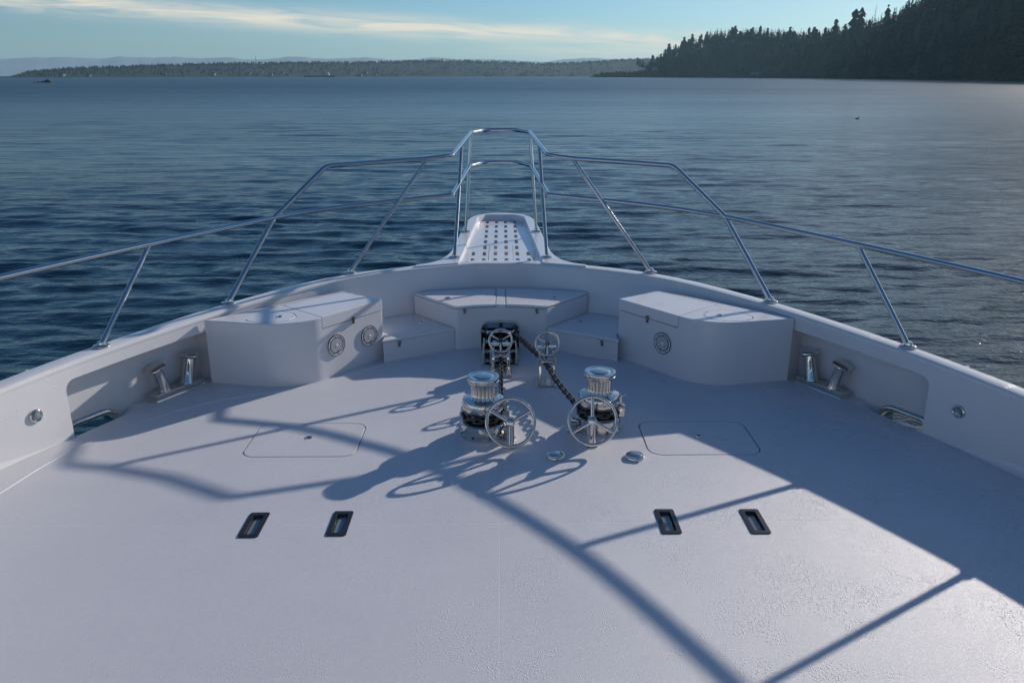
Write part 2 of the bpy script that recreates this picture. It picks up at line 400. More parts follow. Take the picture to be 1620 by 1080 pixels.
for i in range(NW):
    a, b = Vector((*cap_c[i], 0)), Vector((*capo[i], 0)); d = (b - a); ln = d.length; d.normalize(); z = zcap(cap_c[i][1])
    prof = [(-.004, -.034), (-.004, -.012), (.003, -.004), (.014, 0), (ln - .03, .004), (ln - .012, -.003), (ln, -.016), (ln, -.05), (ln - .03, -.06)]
    rings.append([(a.x + d.x * u, a.y + d.y * u, z + h) for u, h in prof])
cp.loft(rings, False, True, True); cp.build('cap_rail', M_GEL, bul, smooth=50)
hl = MB(); rings = []
for i in range(NW):
    y = cap_c[i][1]; z = zcap(y) - 0.045; ring = []
    for off_, zz in ((.135, z), (.20, z - .10), (.235, z - .22), (.20, -.3), (.10, -.8), (-.05, -1.3), (-.2, -2.2)):
        p = offset(cap_c, off_)[i]; ring.append((p[0], p[1] + (0.0 if off_ > 0 else 0), zz))
    ring += [(p_[0] - (offset(cap_c, 1)[i][0] - cap_c[i][0]) * .02, p_[1] - (offset(cap_c, 1)[i][1] - cap_c[i][1]) * .02, p_[2]) for p_ in ring[::-1]]
    rings.append(ring)
hl.loft(rings, False, True, True)
hull = hl.build('hull_side', M_GEL, bul, smooth=60)

def pocket_frame(sx):
    p0 = Vector((sx * 2.985, 5.11, 0)); p1 = Vector((sx * 2.40, 6.14, 0)); t = (p1 - p0).normalized(); n = Vector((t.y, -t.x, 0)) * sx
    return p0, t, n                                       # aft lower corner, direction forward, outward normal
for sx in (-1, 1):
    p0, t, n = pocket_frame(sx); L = 1.27
    # opening with rounded upper corners
    o2 = round_poly([(0.0, -.3), (L, -.3), (L, .435), (0.02, .405)], [0, 0, 0.05, 0.075], 7)
    Mx = Matrix((( t.x, 0, n.x, p0.x), (t.y, 0, n.y, p0.y), (0, 1, 0, 0), (0, 0, 0, 1)))
    c = MB(); c.M = Mx; c.prism(o2, -0.25, 0.10); carve(wall, c)
    # lining: outer wall, sill shelf under the bollard, chute down to the hawse hole, end wall
    D = 0.215
    q = lambda u, d, z: tuple(p0 + t * u + n * d + Vector((0, 0, z)))
    shelf = 0.60
    lin = MB()
    def slab(c4, th):
        c4 = [Vector(p) for p in c4]; nn = (c4[1] - c4[0]).cross(c4[3] - c4[0]).normalized() * th
        lin.add([tuple(p) for p in c4] + [tuple(p + nn) for p in c4], [(0, 1, 2, 3), (7, 6, 5, 4), (0, 4, 5, 1), (1, 5, 6, 2), (2, 6, 7, 3), (3, 7, 4, 0)])
    outer = MB()
    outer.add([q(-.12, D, -.5), q(L + .15, D, -.5), q(L + .15, D - .06, .5), q(-.12, D - .06, .5), q(-.12, D + .02, -.5), q(L + .15, D + .02, -.5), q(L + .15, D - .04, .5), q(-.12, D - .04, .5)],
              [(0, 3, 2, 1), (4, 5, 6, 7), (0, 1, 5, 4), (1, 2, 6, 5), (2, 3, 7, 6), (3, 0, 4, 7)])
    ow = outer.build('pocket_wall', M_GEL, bul)
    lin.add([q(shelf, -.002, -.004), q(L + .2, -.002, -.004), q(L + .2, D, -.004), q(shelf, D, -.004), q(shelf, -.002, -.05), q(L + .2, -.002, -.05), q(L + .2, D, -.05), q(shelf, D, -.05)],
            [(0, 1, 2, 3), (7, 6, 5, 4), (0, 4, 5, 1), (1, 5, 6, 2), (2, 6, 7, 3), (3, 7, 4, 0)])
    lin.add([q(shelf, -.002, -.006), q(shelf, D, -.006), q(.12, D, -.36), q(.12, -.002, -.36), q(shelf, -.002, -.06), q(shelf, D, -.06), q(.12, D, -.42), q(.12, -.002, -.42)],
            [(0, 3, 2, 1), (4, 5, 6, 7), (0, 1, 5, 4), (1, 2, 6, 5), (2, 3, 7, 6), (3, 0, 4, 7)])
    lin.add([q(-.1, -.002, -.36), q(-.1, D, -.36), q(.12, D, -.36), q(.12, -.002, -.36), q(-.1, -.002, -.42), q(-.1, D, -.42), q(.12, D, -.42), q(.12, -.002, -.42)],
            [(0, 3, 2, 1), (4, 5, 6, 7), (0, 1, 5, 4), (1, 2, 6, 5), (2, 3, 7, 6), (3, 0, 4, 7)])
    lin.add([q(-.10, .03, -.5), q(-.10, D, -.5), q(-.10, D, .5), q(-.10, .03, .5), q(-.12, .03, -.5), q(-.12, D, -.5), q(-.12, D, .5), q(-.12, .03, .5)],
            [(0, 3, 2, 1), (4, 5, 6, 7), (0, 1, 5, 4), (1, 2, 6, 5), (2, 3, 7, 6), (3, 0, 4, 7)])
    lin.add([q(1.262, .034, -.0045), q(1.262, D, -.0045), q(1.262, D, .5), q(1.262, .034, .5), q(1.31, .034, -.0045), q(1.31, D, -.0045), q(1.31, D, .5), q(1.31, .034, .5)],
            [(0, 3, 2, 1), (4, 5, 6, 7), (0, 1, 5, 4), (1, 2, 6, 5), (2, 3, 7, 6), (3, 0, 4, 7)])
    lin.build('pocket_floor', M_GEL, bul)
    # hawse hole through lining and hull
    oval = round_poly([(.02, -.26), (.46, -.26), (.46, .015), (.02, .015)], 0.115, 9)
    c = MB(); c.M = Mx; c.prism(oval, 0.12, 0.6); carve(ow, c, 60)
    c = MB(); c.M = Mx; c.prism(oval, 0.12, 0.6); carve(hull, c, 60)
    hp = thing('hawse_pipe', 'polished oval hawse pipe low in the %s mooring pocket, %s' % (('port', 'open to dark blue water') if sx < 0 else ('starboard', 'below the shaded bulwark')), 'hawse pipe', tuple(p0 + t * .24 + n * D + Vector((0, 0, -.12))), group='hawse pipes in the mooring pockets')
    ring = MB(); ring.M = Mx @ Matrix.Translation((0, 0, D - .03)); ring.tube([(x, y, 0) for x, y in oval], 0.029, 14, closed=True)
    ring.build('rim', M_CHROME, hp)
    sl = MB(); sl.M = Mx; ins = round_poly([(.03, -.25), (.45, -.25), (.45, .005), (.03, .005)], 0.105, 9)
    sl.loft([[(x, y, D - .03) for x, y in oval], [(x, y, D + .12) for x, y in oval], [(x, y, D + .12) for x, y in ins], [(x, y, D - .03) for x, y in ins]], True, True)
    sl.build('sleeve', M_CHROME, hp)
    # mooring bollard on the shelf
    side = 'port' if sx < 0 else 'starboard'
    ctr = p0 + t * .925 + n * .070
    bo = thing('mooring_bollard', 'stainless double bollard with splayed posts in the %s' % ('sunlit-side pocket by the two-speaker locker' if sx < 0 else 'shaded pocket by the one-speaker locker'), 'bollard', tuple(ctr), group='mooring bollards in the bulwark pockets')
    B = Matrix(((t.x, -t.y, 0, ctr.x), (t.y, t.x, 0, ctr.y), (0, 0, 1, 0), (0, 0, 0, 1)))
    m = MB(); m.M = B; m.box((0, 0, .028), (.45, .105, .048)); m.box((0, 0, .003), (.47, .125, .010)); m.build('base', M_CHROME, bo, 0.006)
    for e in (-1, 1):
        d = Vector((e * .27, 0, 1)).normalized(); foot = Vector((e * .105, 0, .045)); hd = foot + d * .215
        m = MB(); m.M = B; m.tube([foot - d * .02, foot + d * .006, foot + d * .02, hd - d * .02, hd], [.054, .054, .046, .044, .044], 24); po = m.build('post', M_CHROME, bo)
        m = MB(); m.M = B @ Matrix.Translation(hd) @ Vector((0, 0, 1)).rotation_difference(d).to_matrix().to_4x4()
        m.lathe([(.001, -.014), (.044, -.016), (.066, -.010), (.078, .002), (.076, .012), (.060, .020), (.03, .024), (.001, .0245)], 36); m.build('head', M_CHROME, po)
    # round courtesy light in the bulwark aft of the pocket
    i = min(range(NW), key=lambda i: abs(base_c[i][1] - 4.87) + (10 if base_c[i][0] * sx < 0 else 0)); b0 = Vector((*base_c[i], 0)); c0 = Vector((*cap_c[i], zcap(cap_c[i][1])))
    P = b0.lerp(c0, .25 / c0.z); tt = Vector((*base_c[i + 1], 0)) - Vector((*base_c[i - 1], 0)); tt.normalize(); nn = Vector((tt.y, -tt.x, 0));
    if nn.x * sx > 0: nn = -nn
    lg = thing('courtesy_light', 'small round chrome courtesy light in the %s bulwark wall' % ('sunlit port' if sx < 0 else 'shaded starboard'), 'light', tuple(P), group='courtesy lights in the bulwark')
    m = MB(); m.M = Matrix.Translation(P + nn * .004) @ Vector((0, 0, 1)).rotation_difference(nn).to_matrix().to_4x4()
    m.lathe([(.001, -.01), (.046, -.01), (.047, .002), (.043, .009), (.036, .012), (.031, .009), (.030, .004), (.001, .004)], 36); m.build('bezel', M_CHROME, lg)
    m = MB(); m.M = Matrix.Translation(P + nn * .009) @ Vector((0, 0, 1)).rotation_difference(nn).to_matrix().to_4x4()
    m.lathe([(.029, -.003), (.026, .006), (.016, .012), (.001, .014)], 30); m.build('lens', M_GLASS, lg)

# ------------------------------------------------------------------ fittings shared by lids
def latch(parent, x, y, z, r=0.027):
    m = MB(); m.M = Matrix.Translation((x, y, z)); m.lathe([(r, -.01), (r, .0015), (r * .93, .0045), (r * .66, .005), (r * .60, .001), (.0008, .001)], 28)
    lo = m.build('latch', M_CHROME, parent)
    m = MB(); m.M = Matrix.Translation((x, y, z)); m.box((0.004, 0, .003), (r * .9, r * .34, .004), .6); m.build('latch_handle', M_DARKSTEEL, lo)
    return lo
def clasp(parent, P, t, n, h=.062):
    """toggle clasp standing on a front face: P its middle, t along the face, n outward"""
    m = MB(); m.M = Matrix(((t.x, n.x, 0, P.x), (t.y, n.y, 0, P.y), (0, 0, 1, P.z), (0, 0, 0, 1)))
    m.box((0, .004, 0), (.020, .010, h)); m.box((0, .012, h * .30), (.026, .010, .016)); m.box((0, .014, -h * .15), (.013, .010, h * .6)); m.tube([(-.014, .016, h * .42), (.014, .016, h * .42)], .006, 10)
    return m.build('clasp', M_CLASP, parent, .0015, 1)

# ------------------------------------------------------------------ deck lockers with speakers
def locker(sx):
    side = 'port' if sx < 0 else 'starboard'
    lab = 'white rounded deck locker on the port side with two round speakers' if sx < 0 else 'white rounded deck locker on the starboard side with one round speaker'
    X = lambda pts: [(sx * x, y) for x, y in pts]
    lk = thing('deck_locker', lab, 'locker', (sx * 1.8, 6.4, 0), group='deck lockers beside the bow seat')
    H = .535
    body = X(round_poly([(1.04, 6.765), (1.635, 5.995), (2.385, 6.150), (2.12, 6.42), (1.49, 7.02), (1.44, 7.07)], [.02, .44, 0, 0, 0, 0], 14))
    m = MB(); m.prism(body, -.01, H); bo = m.build('body', M_GEL, lk, .009, 3, 50)
    lid = X([(1.455, 6.250), (1.86, 6.585), (1.435, 7.03), (1.028, 6.762)]); lidin = X([(1.4545, 6.2295), (1.8610, 6.5870), (1.437, 7.028), (1.0418, 6.7635)])
    lidc = X([(1.417, 6.188), (1.868, 6.586), (1.437, 7.042), (0.97, 6.80)])
    c = MB(); c.prism(lidc, .433, .7)
    # D-shaped hatch seat cut in the after end of the top
    D = [(2.075, 6.165), (1.98, 6.36), (1.86, 6.415), (1.72, 6.36), (1.662, 6.25), (1.70, 6.14), (1.80, 6.085), (1.95, 6.085)]
    def scale(pts, s): cx = sum(p[0] for p in pts) / len(pts); cy = sum(p[1] for p in pts) / len(pts); return [(cx + (x - cx) * s, cy + (y - cy) * s) for x, y in pts]
    Dr = round_poly(D, .07, 5)
    c.prism(X(scale(Dr, 1.025)), .47, .7); carve(bo, c, 50)
    m = MB(); m.prism(lidin, .4365, H + .001); ld = m.build('lid', M_LID, lk, .006, 2, 50)
    m = MB(); m.prism(X(scale(Dr, .980)), .500, H + .0015); hl = m.build('round_hatch', M_LID, lk, .003, 1, 50)
    latch(hl, sx * 1.80, 6.245, H + .0015)
    a, f = Vector((1.51, 6.157, 0)), Vector((1.04, 6.765, 0)); t = (f - a).normalized(); n = Vector((-t.y, t.x, 0)); t.x *= sx; n.x *= sx
    def onface(u): return Vector((sx * a.x, a.y, 0)) + t * u
    clasp(lk, onface(.415) + n * .001 + Vector((0, 0, .432)), t, n)
    for u, z in ([(.215, .262), (.585, .250)] if sx < 0 else [(.235, .264)]):
        P = onface(u) + Vector((0, 0, z)); F = Matrix(((t.x, 0, n.x, P.x), (t.y, 0, n.y, P.y), (0, 1, 0, P.z), (0, 0, 0, 1)))
        m = MB(); m.M = F; m.lathe([(.066, -.002), (.088, -.002), (.090, .006), (.086, .011), (.072, .010), (.068, .005), (.066, .002)], 44); sp = m.build('speaker', M_LID, lk)
        m = MB(); m.M = F; m.lathe([(.001, -.002), (.067, -.002), (.067, .004), (.001, .0042)], 36); m.build('cone', M_DARKGREY, sp)
        m = MB(); m.M = F @ Matrix.Rotation(R(35), 4, 'Z')
        for k in range(-4, 5):
            y = k * .0145; w_ = math.sqrt(max(0, .064 ** 2 - y * y))
            if w_ > .008: m.box((0, y, .009), (2 * w_, .0085, .007))
        m.build('grille', M_GRILLE, sp)
        m = MB(); m.M = F; m.torus((0, 0, .009), .0895, .0036, 44, 8); m.torus((0, 0, .010), .068, .0028, 40, 8)
        for k in range(8): m.M = F @ Matrix.Rotation(k * math.pi / 4 + .2, 4, 'Z') @ Matrix.Translation((.079, 0, .011)); m.lathe([(.0001, -.002), (.0045, -.002), (.004, .001), (.0001, .002)], 8)
        m.build('gasket', M_RUBBER, sp)
        m = MB(); m.M = F; m.lathe([(.001, .006), (.017, .006), (.014, .014), (.001, .017)], 24); m.build('dust_cap', M_LID, sp)
        m = MB(); m.M = F; m.box((.012, -.052, .014), (.012, .010, .006)); m.build('badge', M_RUBBER, sp)
for sx in (-1, 1): locker(sx)

# ------------------------------------------------------------------ bow seat and its steps
seat = thing('bow_bench', 'raised white moulded bench seat in the middle of the bow with two lids', 'bench', (0, 7.2, 0))
arc = [(-.405, 6.952), (-.25, 7.0), (-.1, 7.02), (0.0, 7.024), (.1, 7.02), (.25, 7.0), (.405, 6.952)]
back = [(.84, 7.455), (.50, 7.555), (.25, 7.595), (0, 7.605), (-.25, 7.595), (-.50, 7.555), (-.84, 7.455)]
outl = round_poly(arc + back, [.05, 0, 0, 0, 0, 0, .05] + [0] * 7, 6)
m = MB(); m.prism(outl, -.01, .385); sb = m.build('body', M_GEL, seat, .006, 2, 50)
HOL = round_poly([(-.150, -.2), (.138, -.2), (.138, .205), (-.150, .205)], [0, 0, .055, .055], 7)
c = MB(); c.M = Matrix(((1, 0, 0, 0), (0, 0, 1, 0), (0, 1, 0, 0), (0, 0, 0, 1))); c.prism(HOL, 6.7, 7.36); carve(sb, c, 50)
def seat_lid(s):
    o = [(s * .049, 7.032), (s * .25, 7.006), (s * .412, 6.958), (s * .835, 7.452), (s * .50, 7.55), (s * .25, 7.59), (s * .049, 7.60)]
    o = round_poly(o, [0, 0, .05, .01, 0, 0, 0], 6); m = MB(); m.prism(o, .388, .413); l = m.build('lid', M_LID, seat, .006, 2, 50)
    latch(l, s * .50, 7.252, .413)
    t = Vector((1, -s * .17, 0)).normalized(); n = Vector((-s * .17, -1, 0)).normalized(); clasp(seat, Vector((s * .33, 6.969, .365)), t, n, .045)
seat_lid(-1); seat_lid(1)
m = MB(); m.prism([(-.042, 7.030), (.042, 7.030), (.042, 7.601), (-.042, 7.601)], .380, .412); m.build('centre_strip', M_LID, seat, .003, 1)
for sx in (-1, 1):
    side = 'port' if sx < 0 else 'starboard'
    st = thing('step_box', 'low white step box between the bow seat and the %s-speaker locker' % ('two' if sx < 0 else 'one'), 'step', (sx * .9, 7.0, 0), group='step boxes either side of the bow seat')
    o = [(sx * x, y) for x, y in ((1.03, 6.615), (.425, 6.970), (.855, 7.462), (1.10, 7.28), (1.425, 7.075), (1.032, 6.77))]
    m = MB(); m.prism(o, -.012, .180); m.build('body', M_GEL, st, .006, 2)
    o = [(sx * x, y) for x, y in ((1.036, 6.603), (.424, 6.957), (.86, 7.465), (1.10, 7.29), (1.43, 7.085), (1.030, 6.775))]
    m = MB(); m.prism(o, .183, .205); l = m.build('lid', M_LID, st, .006, 2); latch(l, sx * .745, 7.155, .205)
    t = Vector((sx * .605, -.355, 0)).normalized(); n = Vector((-.355 * sx, -.605, 0)).normalized(); clasp(st, Vector((sx * .90, 6.690, .150)), t, n, .050)

# ------------------------------------------------------------------ bow pulpit
pul = thing('bow_pulpit', 'white slotted pulpit platform jutting out over the water at the stem', 'pulpit', (0, 8.8, .6))
half = [(.84, 7.672), (.72, 7.745), (.61, 7.90), (.535, 8.2), (.505, 8.6), (.47, 9.3), (.435, 9.9), (.385, 10.22), (.27, 10.43), (.12, 10.515), (0, 10.53)]
out = [tuple(p) for p in catmull(half, 6)]; aft = [(-.84, 7.60), (-.4, 7.742), (0, 7.748), (.4, 7.742), (.84, 7.60)]
poly = aft + out + [(-x, y) for x, y in out[::-1]][1:]
def zr(y): return .640 + .014 * (y - 7.75)
m = MB(); n_ = len(poly)
m.add([(x, y, .46) for x, y in poly] + [(x, y, zr(y)) for x, y in poly], [tuple(range(n_ - 1, -1, -1)), tuple(range(n_, 2 * n_))] + [(i, (i + 1) % n_, n_ + (i + 1) % n_, n_ + i) for i in range(n_)])
plat = m.build('platform', M_GEL, pul, .012, 3, 50)
tin = round_poly([(-.420, 7.60), (.420, 7.60), (.285, 10.24), (.18, 10.39), (-.18, 10.39), (-.285, 10.24)], [0, 0, .09, .12, .12, .09], 6)
ttop = round_poly([(-.455, 7.60), (.455, 7.60), (.318, 10.27), (.20, 10.435), (-.20, 10.435), (-.318, 10.27)], [0, 0, .09, .12, .12, .09], 6)
c = MB(); c.prism(tin, .606, .76, ttop); carve(plat, c, 50)
slots = MB(); rows = [8.0 + .32 * k for k in range(8)]
for r_, y in enumerate(rows):
    for x in (-.175, -.058, .058, .175) + ((-.292, .292) if r_ < 2 else ()):
        if abs(x) < .1 and r_ < 3: continue
        slots.prism(round_poly([(x - .019, y - .092), (x + .019, y - .092), (x + .019, y + .092), (x - .019, y + .092)], .012, 4), .3, .9)
slots.prism([(-.130, 7.80), (.130, 7.80), (.130, 8.74), (-.130, 8.74)], .3, .9)
carve(plat, slots, 50)
m = MB(); m.prism([(-.126, 7.805), (.126, 7.805), (.126, 8.735), (-.126, 8.735)], .585, .607); hc = m.build('hatch_cover', M_LID, pul, .003, 1)
c = MB()
for y in rows[:3]:
    for x in (-.058, .058): c.prism(round_poly([(x - .019, y - .092), (x + .019, y - .092), (x + .019, y + .092), (x - .019, y + .092)], .012, 4), .3, .9)
carve(hc, c, 50); latch(hc, 0.0, 7.865, .607, .022)

# ------------------------------------------------------------------ stainless bow railing
rail = thing('bow_railing', 'polished stainless bow railing with raked stanchions rising to the pulpit', 'railing', (0, 7.4, .6))
topr = [(2.295, 6.50, .585), (1.975, 6.96, 1.222), (1.575, 7.35, 1.623), (1.13, 7.62, 1.632), (.72, 7.786, 1.643), (.462, 7.87, 1.667), (.335, 9.45, 1.78), (.20, 9.74, 1.785), (0, 9.79, 1.785)]
pts = topr + [(-x, y, z) for x, y, z in topr[::-1]][1:]
m = MB(); m.tube(fillet(pts, .17, 10), .0225, 16); m.build('top_rail', M_RAIL, rail)
side = [(3.97, -.5, 1.10), (3.95, 1, 1.10), (3.87, 2.4, 1.11), (3.74, 3.4, 1.125), (3.58, 4.15, 1.145), (3.304, 4.84, 1.164), (2.72, 5.94, 1.18), (1.975, 6.96, 1.222), (1.50, 7.37, 1.245), (1.015, 7.66, 1.262), (.47, 7.865, 1.29)]
side = [tuple(p) for p in catmull(side, 6)]
midr = side + [(.355, 9.42, 1.405), (.22, 9.71, 1.413), (0, 9.76, 1.413)]
pts = midr + [(-x, y, z) for x, y, z in midr[::-1]][1:]
m = MB(); m.tube(fillet(pts, .17, 10), .0225, 16); m.build('mid_rail', M_RAIL, rail)
ST = [((3.70, 3.12, .455), (3.66, 3.70, 1.12)), ((3.40, 4.42, .505), (3.31, 4.83, 1.15)), ((2.955, 5.43, .545), (2.725, 5.93, 1.165)), ((1.435, 7.42, .622), (.705, 7.786, 1.630)), ((.470, 7.97, .640), (.407, 8.60, 1.71)), ((.415, 9.28, .660), (.340, 9.42, 1.765))]
for sx in (-1, 1):
    for a, b in ST + [((2.295, 6.50, .585), None)]:
        if sx < 0 and a[0] == 2.955: a, b = (2.890, 5.50, .550), (2.672, 6.005, 1.170)
        A = Vector((sx * a[0], a[1], a[2]))
        if b:
            B = Vector((sx * b[0], b[1], b[2])); m = MB(); m.tube([A - (B - A).normalized() * .01, B], .0190, 14); s_ = m.build('stanchion', M_RAIL, rail)
        else: s_ = rail
        m = MB(); m.M = Matrix.Translation(A); z0 = zcap(a[1]) - a[2] if a[1] < 7.6 else zr(a[1]) - a[2]
        m.lathe([(.058, z0 + .002), (.058, z0 + .008), (.052, z0 + .013), (.028, z0 + .017), (.025, z0 + .034), (.018, z0 + .040)], 28); m.build('base_plate', M_CHROME, s_)

# ------------------------------------------------------------------ deck hatches, prisms, foot switches
def hatch(x, y, label):
    t = thing('deck_hatch', label, 'hatch', (x, y, 0), group='flush hatches in the foredeck')
    w_, d_ = HW / 2 - .008, HD / 2 - .008
    m = MB(); m.prism(round_poly([(x - w_, y - d_), (x + w_, y - d_), (x + w_, y + d_), (x - w_, y + d_)], .093, 8), -.03, .001); l = m.build('lid', M_DECK, t, .003, 2, 50)
    latch(l, x + .01, y + .025, .001, .026)
    m = MB(); m.prism(round_poly([(x - HW / 2 - .02, y - HD / 2 - .02), (x + HW / 2 + .02, y - HD / 2 - .02), (x + HW / 2 + .02, y + HD / 2 + .02), (x - HW / 2 - .02, y + HD / 2 + .02)], .12, 8), -.07, -.052); m.build('gutter', M_RUBBER, t)
hatch(*HATCH[0], 'flush rounded hatch in the sunlit port side of the deck'); hatch(*HATCH[1], 'flush rounded hatch half in shade on the starboard deck')
def deck_prism(x, y, label):
    t = thing('deck_prism', label, 'deck light', (x, y, 0), group='black framed deck lights in a row across the deck')
    a = round_poly([(x - .056, y - .130), (x + .056, y - .130), (x + .056, y + .130), (x - .056, y + .130)], .014, 5); b = round_poly([(x - .031, y - .102), (x + .031, y - .102), (x + .031, y + .102), (x - .031, y + .102)], .010, 5)
    b2 = round_poly([(x - .026, y - .095), (x + .026, y - .095), (x + .026, y + .095), (x - .026, y + .095)], .010, 5)
    m = MB(); r3 = lambda q, z: [(u, v, z) for u, v in q]; m.loft([r3(a, .001), r3(a, .005), r3(b, .006), r3(b2, -.022), r3(b2, -.03), r3(a, -.03)][:5], False, True); m.build('frame', M_BLACK, t, 0, 2, 30)
    m = MB(); m.prism(b2, -.026, -.012); m.build('glass', M_GLASS, t, .003, 1)
    m = MB(); m.box((x - .008, y, -.040), (.026, .17, .026)); m.build('diffuser', M_LINER, t, .006, 2)
    m = MB(); m.box((x, y, -.076), (.12, .27, .012)); m.build('housing', M_BLACK, t)
    return t
LBL = ['outer black framed deck light on the sunlit port side', 'inner black framed deck light on the sunlit port side', 'inner black framed deck light, starboard, wet, touched by a stanchion shadow', 'outer black framed deck light on the wet starboard side']
for (x, y), l in zip(PRISMS, LBL): deck_prism(x, y, l)
for x, y, l in ((.366, 4.772, 'chrome domed foot switch between the two brake handwheels'), (.890, 4.757, 'chrome domed foot switch to the right of the starboard handwheel')):
    t = thing('foot_switch', l, 'foot switch', (x, y, 0), group='chrome foot switches behind the windlasses')
    m = MB(); m.M = Matrix.Translation((x, y, 0)); m.lathe([(.064, .0), (.064, .012), (.060, .018), (.052, .019), (.050, .017)], 40); m.build('collar', M_CHROME, t)
    m = MB(); m.M = Matrix.Translation((x, y, 0)); m.lathe([(.050, .012), (.049, .022), (.038, .029), (.02, .033), (.001, .034)], 40); m.build('cover', M_CHROME, t)
    m = MB(); m.box((x + .010, y - .064, .010), (.030, .016, .012)); m.build('hinge', M_CHROME, t, .002, 1)

# ------------------------------------------------------------------ anchor gear
def windlass(x, y, label, gz):
    t = thing('windlass', label, 'windlass', (x, y, 0), group='vertical windlasses on the foredeck')
    T0 = Matrix.Translation((x, y, 0))
    m = MB(); m.M = T0; m.lathe([(.166, .0), (.166, .018), (.160, .022), (.160, .028), (.153, .032), (.153, .062), (.160, .066), (.160, .098), (.152, .106), (.10, .108)], 56); b = m.build('base', M_CHROME, t)
    for k in range(8): a = k * math.pi / 4 + .3; m = MB(); m.M = T0 @ Matrix.Translation((.157 * math.cos(a), .157 * math.sin(a), .018)); m.lathe([(.010, 0), (.010, .012), (.006, .014), (.0005, .014)], 6); m.build('bolt', M_DARKSTEEL, b)
    def lug(k, r, z): return r * (1 - .10 * (0.5 + 0.5 * math.cos(k * 2 * math.pi / 8))) if .125 < z < .185 else r
    m = MB(); m.M = T0; m.lathe([(.100, .106), (.148, .108), (.150, .118), (.130, .128), (.112, .145), (.112, .160), (.130, .176), (.146, .186), (.146, .194), (.10, .197)], 64, lug); m.build('chain_gypsy', M_DARKSTEEL, t)
    m = MB(); m.M = T0; m.lathe([(.100, .195), (.144, .197), (.147, .203), (.147, .226), (.143, .229), (.143, .232), (.147, .235), (.147, .258), (.140, .268), (.118, .274), (.095, .277), (.09, .28)], 56); m.build('clutch_ring', M_CHROME, t)
    def fl(k, r, z): return r * (.84 + .16 * abs(math.sin(math.pi * k * 18 / 108.0)) ** .7)
    m = MB(); m.M = T0; m.lathe([(.098, .276), (.096, .283), (.089, .290), (.086, .31), (.086, .37), (.089, .385), (.092, .39)], 108, fl); m.build('fluted_drum', M_CHROME, t, smooth=60)
    m = MB(); m.M = T0; m.lathe([(.092, .388), (.106, .391), (.110, .397), (.110, .403), (.105, .407), (.105, .413), (.111, .417), (.113, .425), (.110, .432), (.096, .436), (.090, .434), (.072, .434), (.068, .4375), (.05, .4405), (.025, .4425), (.001, .443)], 56); m.build('drum_cap', M_CHROME, t)
    # pawl bracket on the starboard flank of the clutch ring
    m = MB(); m.M = T0; m.box((.155, -.03, .150), (.05, .05, .085)); m.tube([(.150, -.03, .195), (.150, -.03, .262)], .015, 14); m.tube([(.15, -.03, .245), (.185, -.015, .27)], .010, 10); m.build('pawl', M_CHROME, t, .004, 1)
    return t
WL, WR = (-.118, 5.145), (.700, 5.230)
windlass(*WL, 'polished vertical windlass with fluted drum to the left, chain running straight ahead', .145)
windlass(*WR, 'polished vertical windlass with fluted drum to the right, chain running off slantwise', .145)

def handwheel(name, label, cat, x, y, zh, rad, tube_r, tilt, spoke0, post, group):
    t = thing(name, label, cat, (x, y, 0), group=group)
    F = Matrix.Translation((x, y, zh)) @ Matrix.Rotation(R(90 - tilt), 4, 'X')          # local z faces aft and up
    m = MB(); m.M = F; m.torus((0, 0, .018), rad, tube_r, 64, 14); m.build('rim', M_CHROME, t)
    for k in range(3):
        a = R(spoke0 + 120 * k); m = MB(); m.M = F; m.tube([(.02 * math.cos(a), .02 * math.sin(a), .010), (rad * math.cos(a), rad * math.sin(a), .018)], [.0135, .0115], 12); m.build('spoke', M_CHROME, t)
    m = MB(); m.M = F; m.lathe([(.030, -.03), (.032, .012), (.028, .028), (.016, .034), (.001, .035)], 32); m.build('hub', M_CHROME, t)
    if post:
        m = MB(); m.tube([(x, y + .035, 0), (x, y + .035, .004), (x, y + .035, .008), (x, y + .035, .018), (x, y + .035, zh - .02), (x, y + .03, zh + .012)], [.050, .050, .034, .029, .029, .026], 24); m.build('post', M_CHROME, t)
    return t
handwheel('brake_handwheel', 'chrome three-spoke brake handwheel on a post by the left windlass', 'handwheel', .068, 4.895, .195, .160, .0115, 20, 30, True, 'windlass brake handwheels')
handwheel('brake_handwheel', 'chrome three-spoke brake handwheel in front of the right windlass, one spoke upright', 'handwheel', .618, 4.900, .202, .160, .0115, 20, 90, True, 'windlass brake handwheels')

# hawse plate in the face of the bow seat
hw = thing('anchor_hawse', 'polished arched hawse plate with a dark opening in the bow seat front', 'hawse plate', (0, 6.99, 0))
Pz = Matrix(((1, 0, 0, 0), (0, 0, 1, 0), (0, 1, 0, 0), (0, 0, 0, 1)))
o1 = round_poly([(-.185, .004), (.172, .004), (.172, .262), (-.185, .262)], [0, 0, .075, .075], 8); i1 = round_poly([(-.142, .004), (.130, .004), (.130, .205), (-.142, .205)], [0, 0, .05, .05], 8)
m = MB(); m.M = Pz; r3 = lambda q, z: [(u, v, z) for u, v in q]
m.loft([r3(i1, 7.06), r3(i1, 6.975), r3([(a * .97, b * .985) for a, b in o1], 6.962), r3(o1, 6.972), r3(o1, 7.03)], False, True); m.build('frame', M_CHROME, hw, 0, 2, 40)
m = MB(); m.M = Pz; i2 = [(a * 1.02, b * 1.01 - .002) for a, b in i1]; m.loft([r3(i1, 7.0), r3(i1, 7.34), r3(i2, 7.345), r3(i2, 7.0)], True, True); m.add(r3(i1, 7.335), [tuple(range(len(i1)))]); m.build('lining', M_DARKSTEEL, hw)  # dark lining added: shade of the opening put into its colour
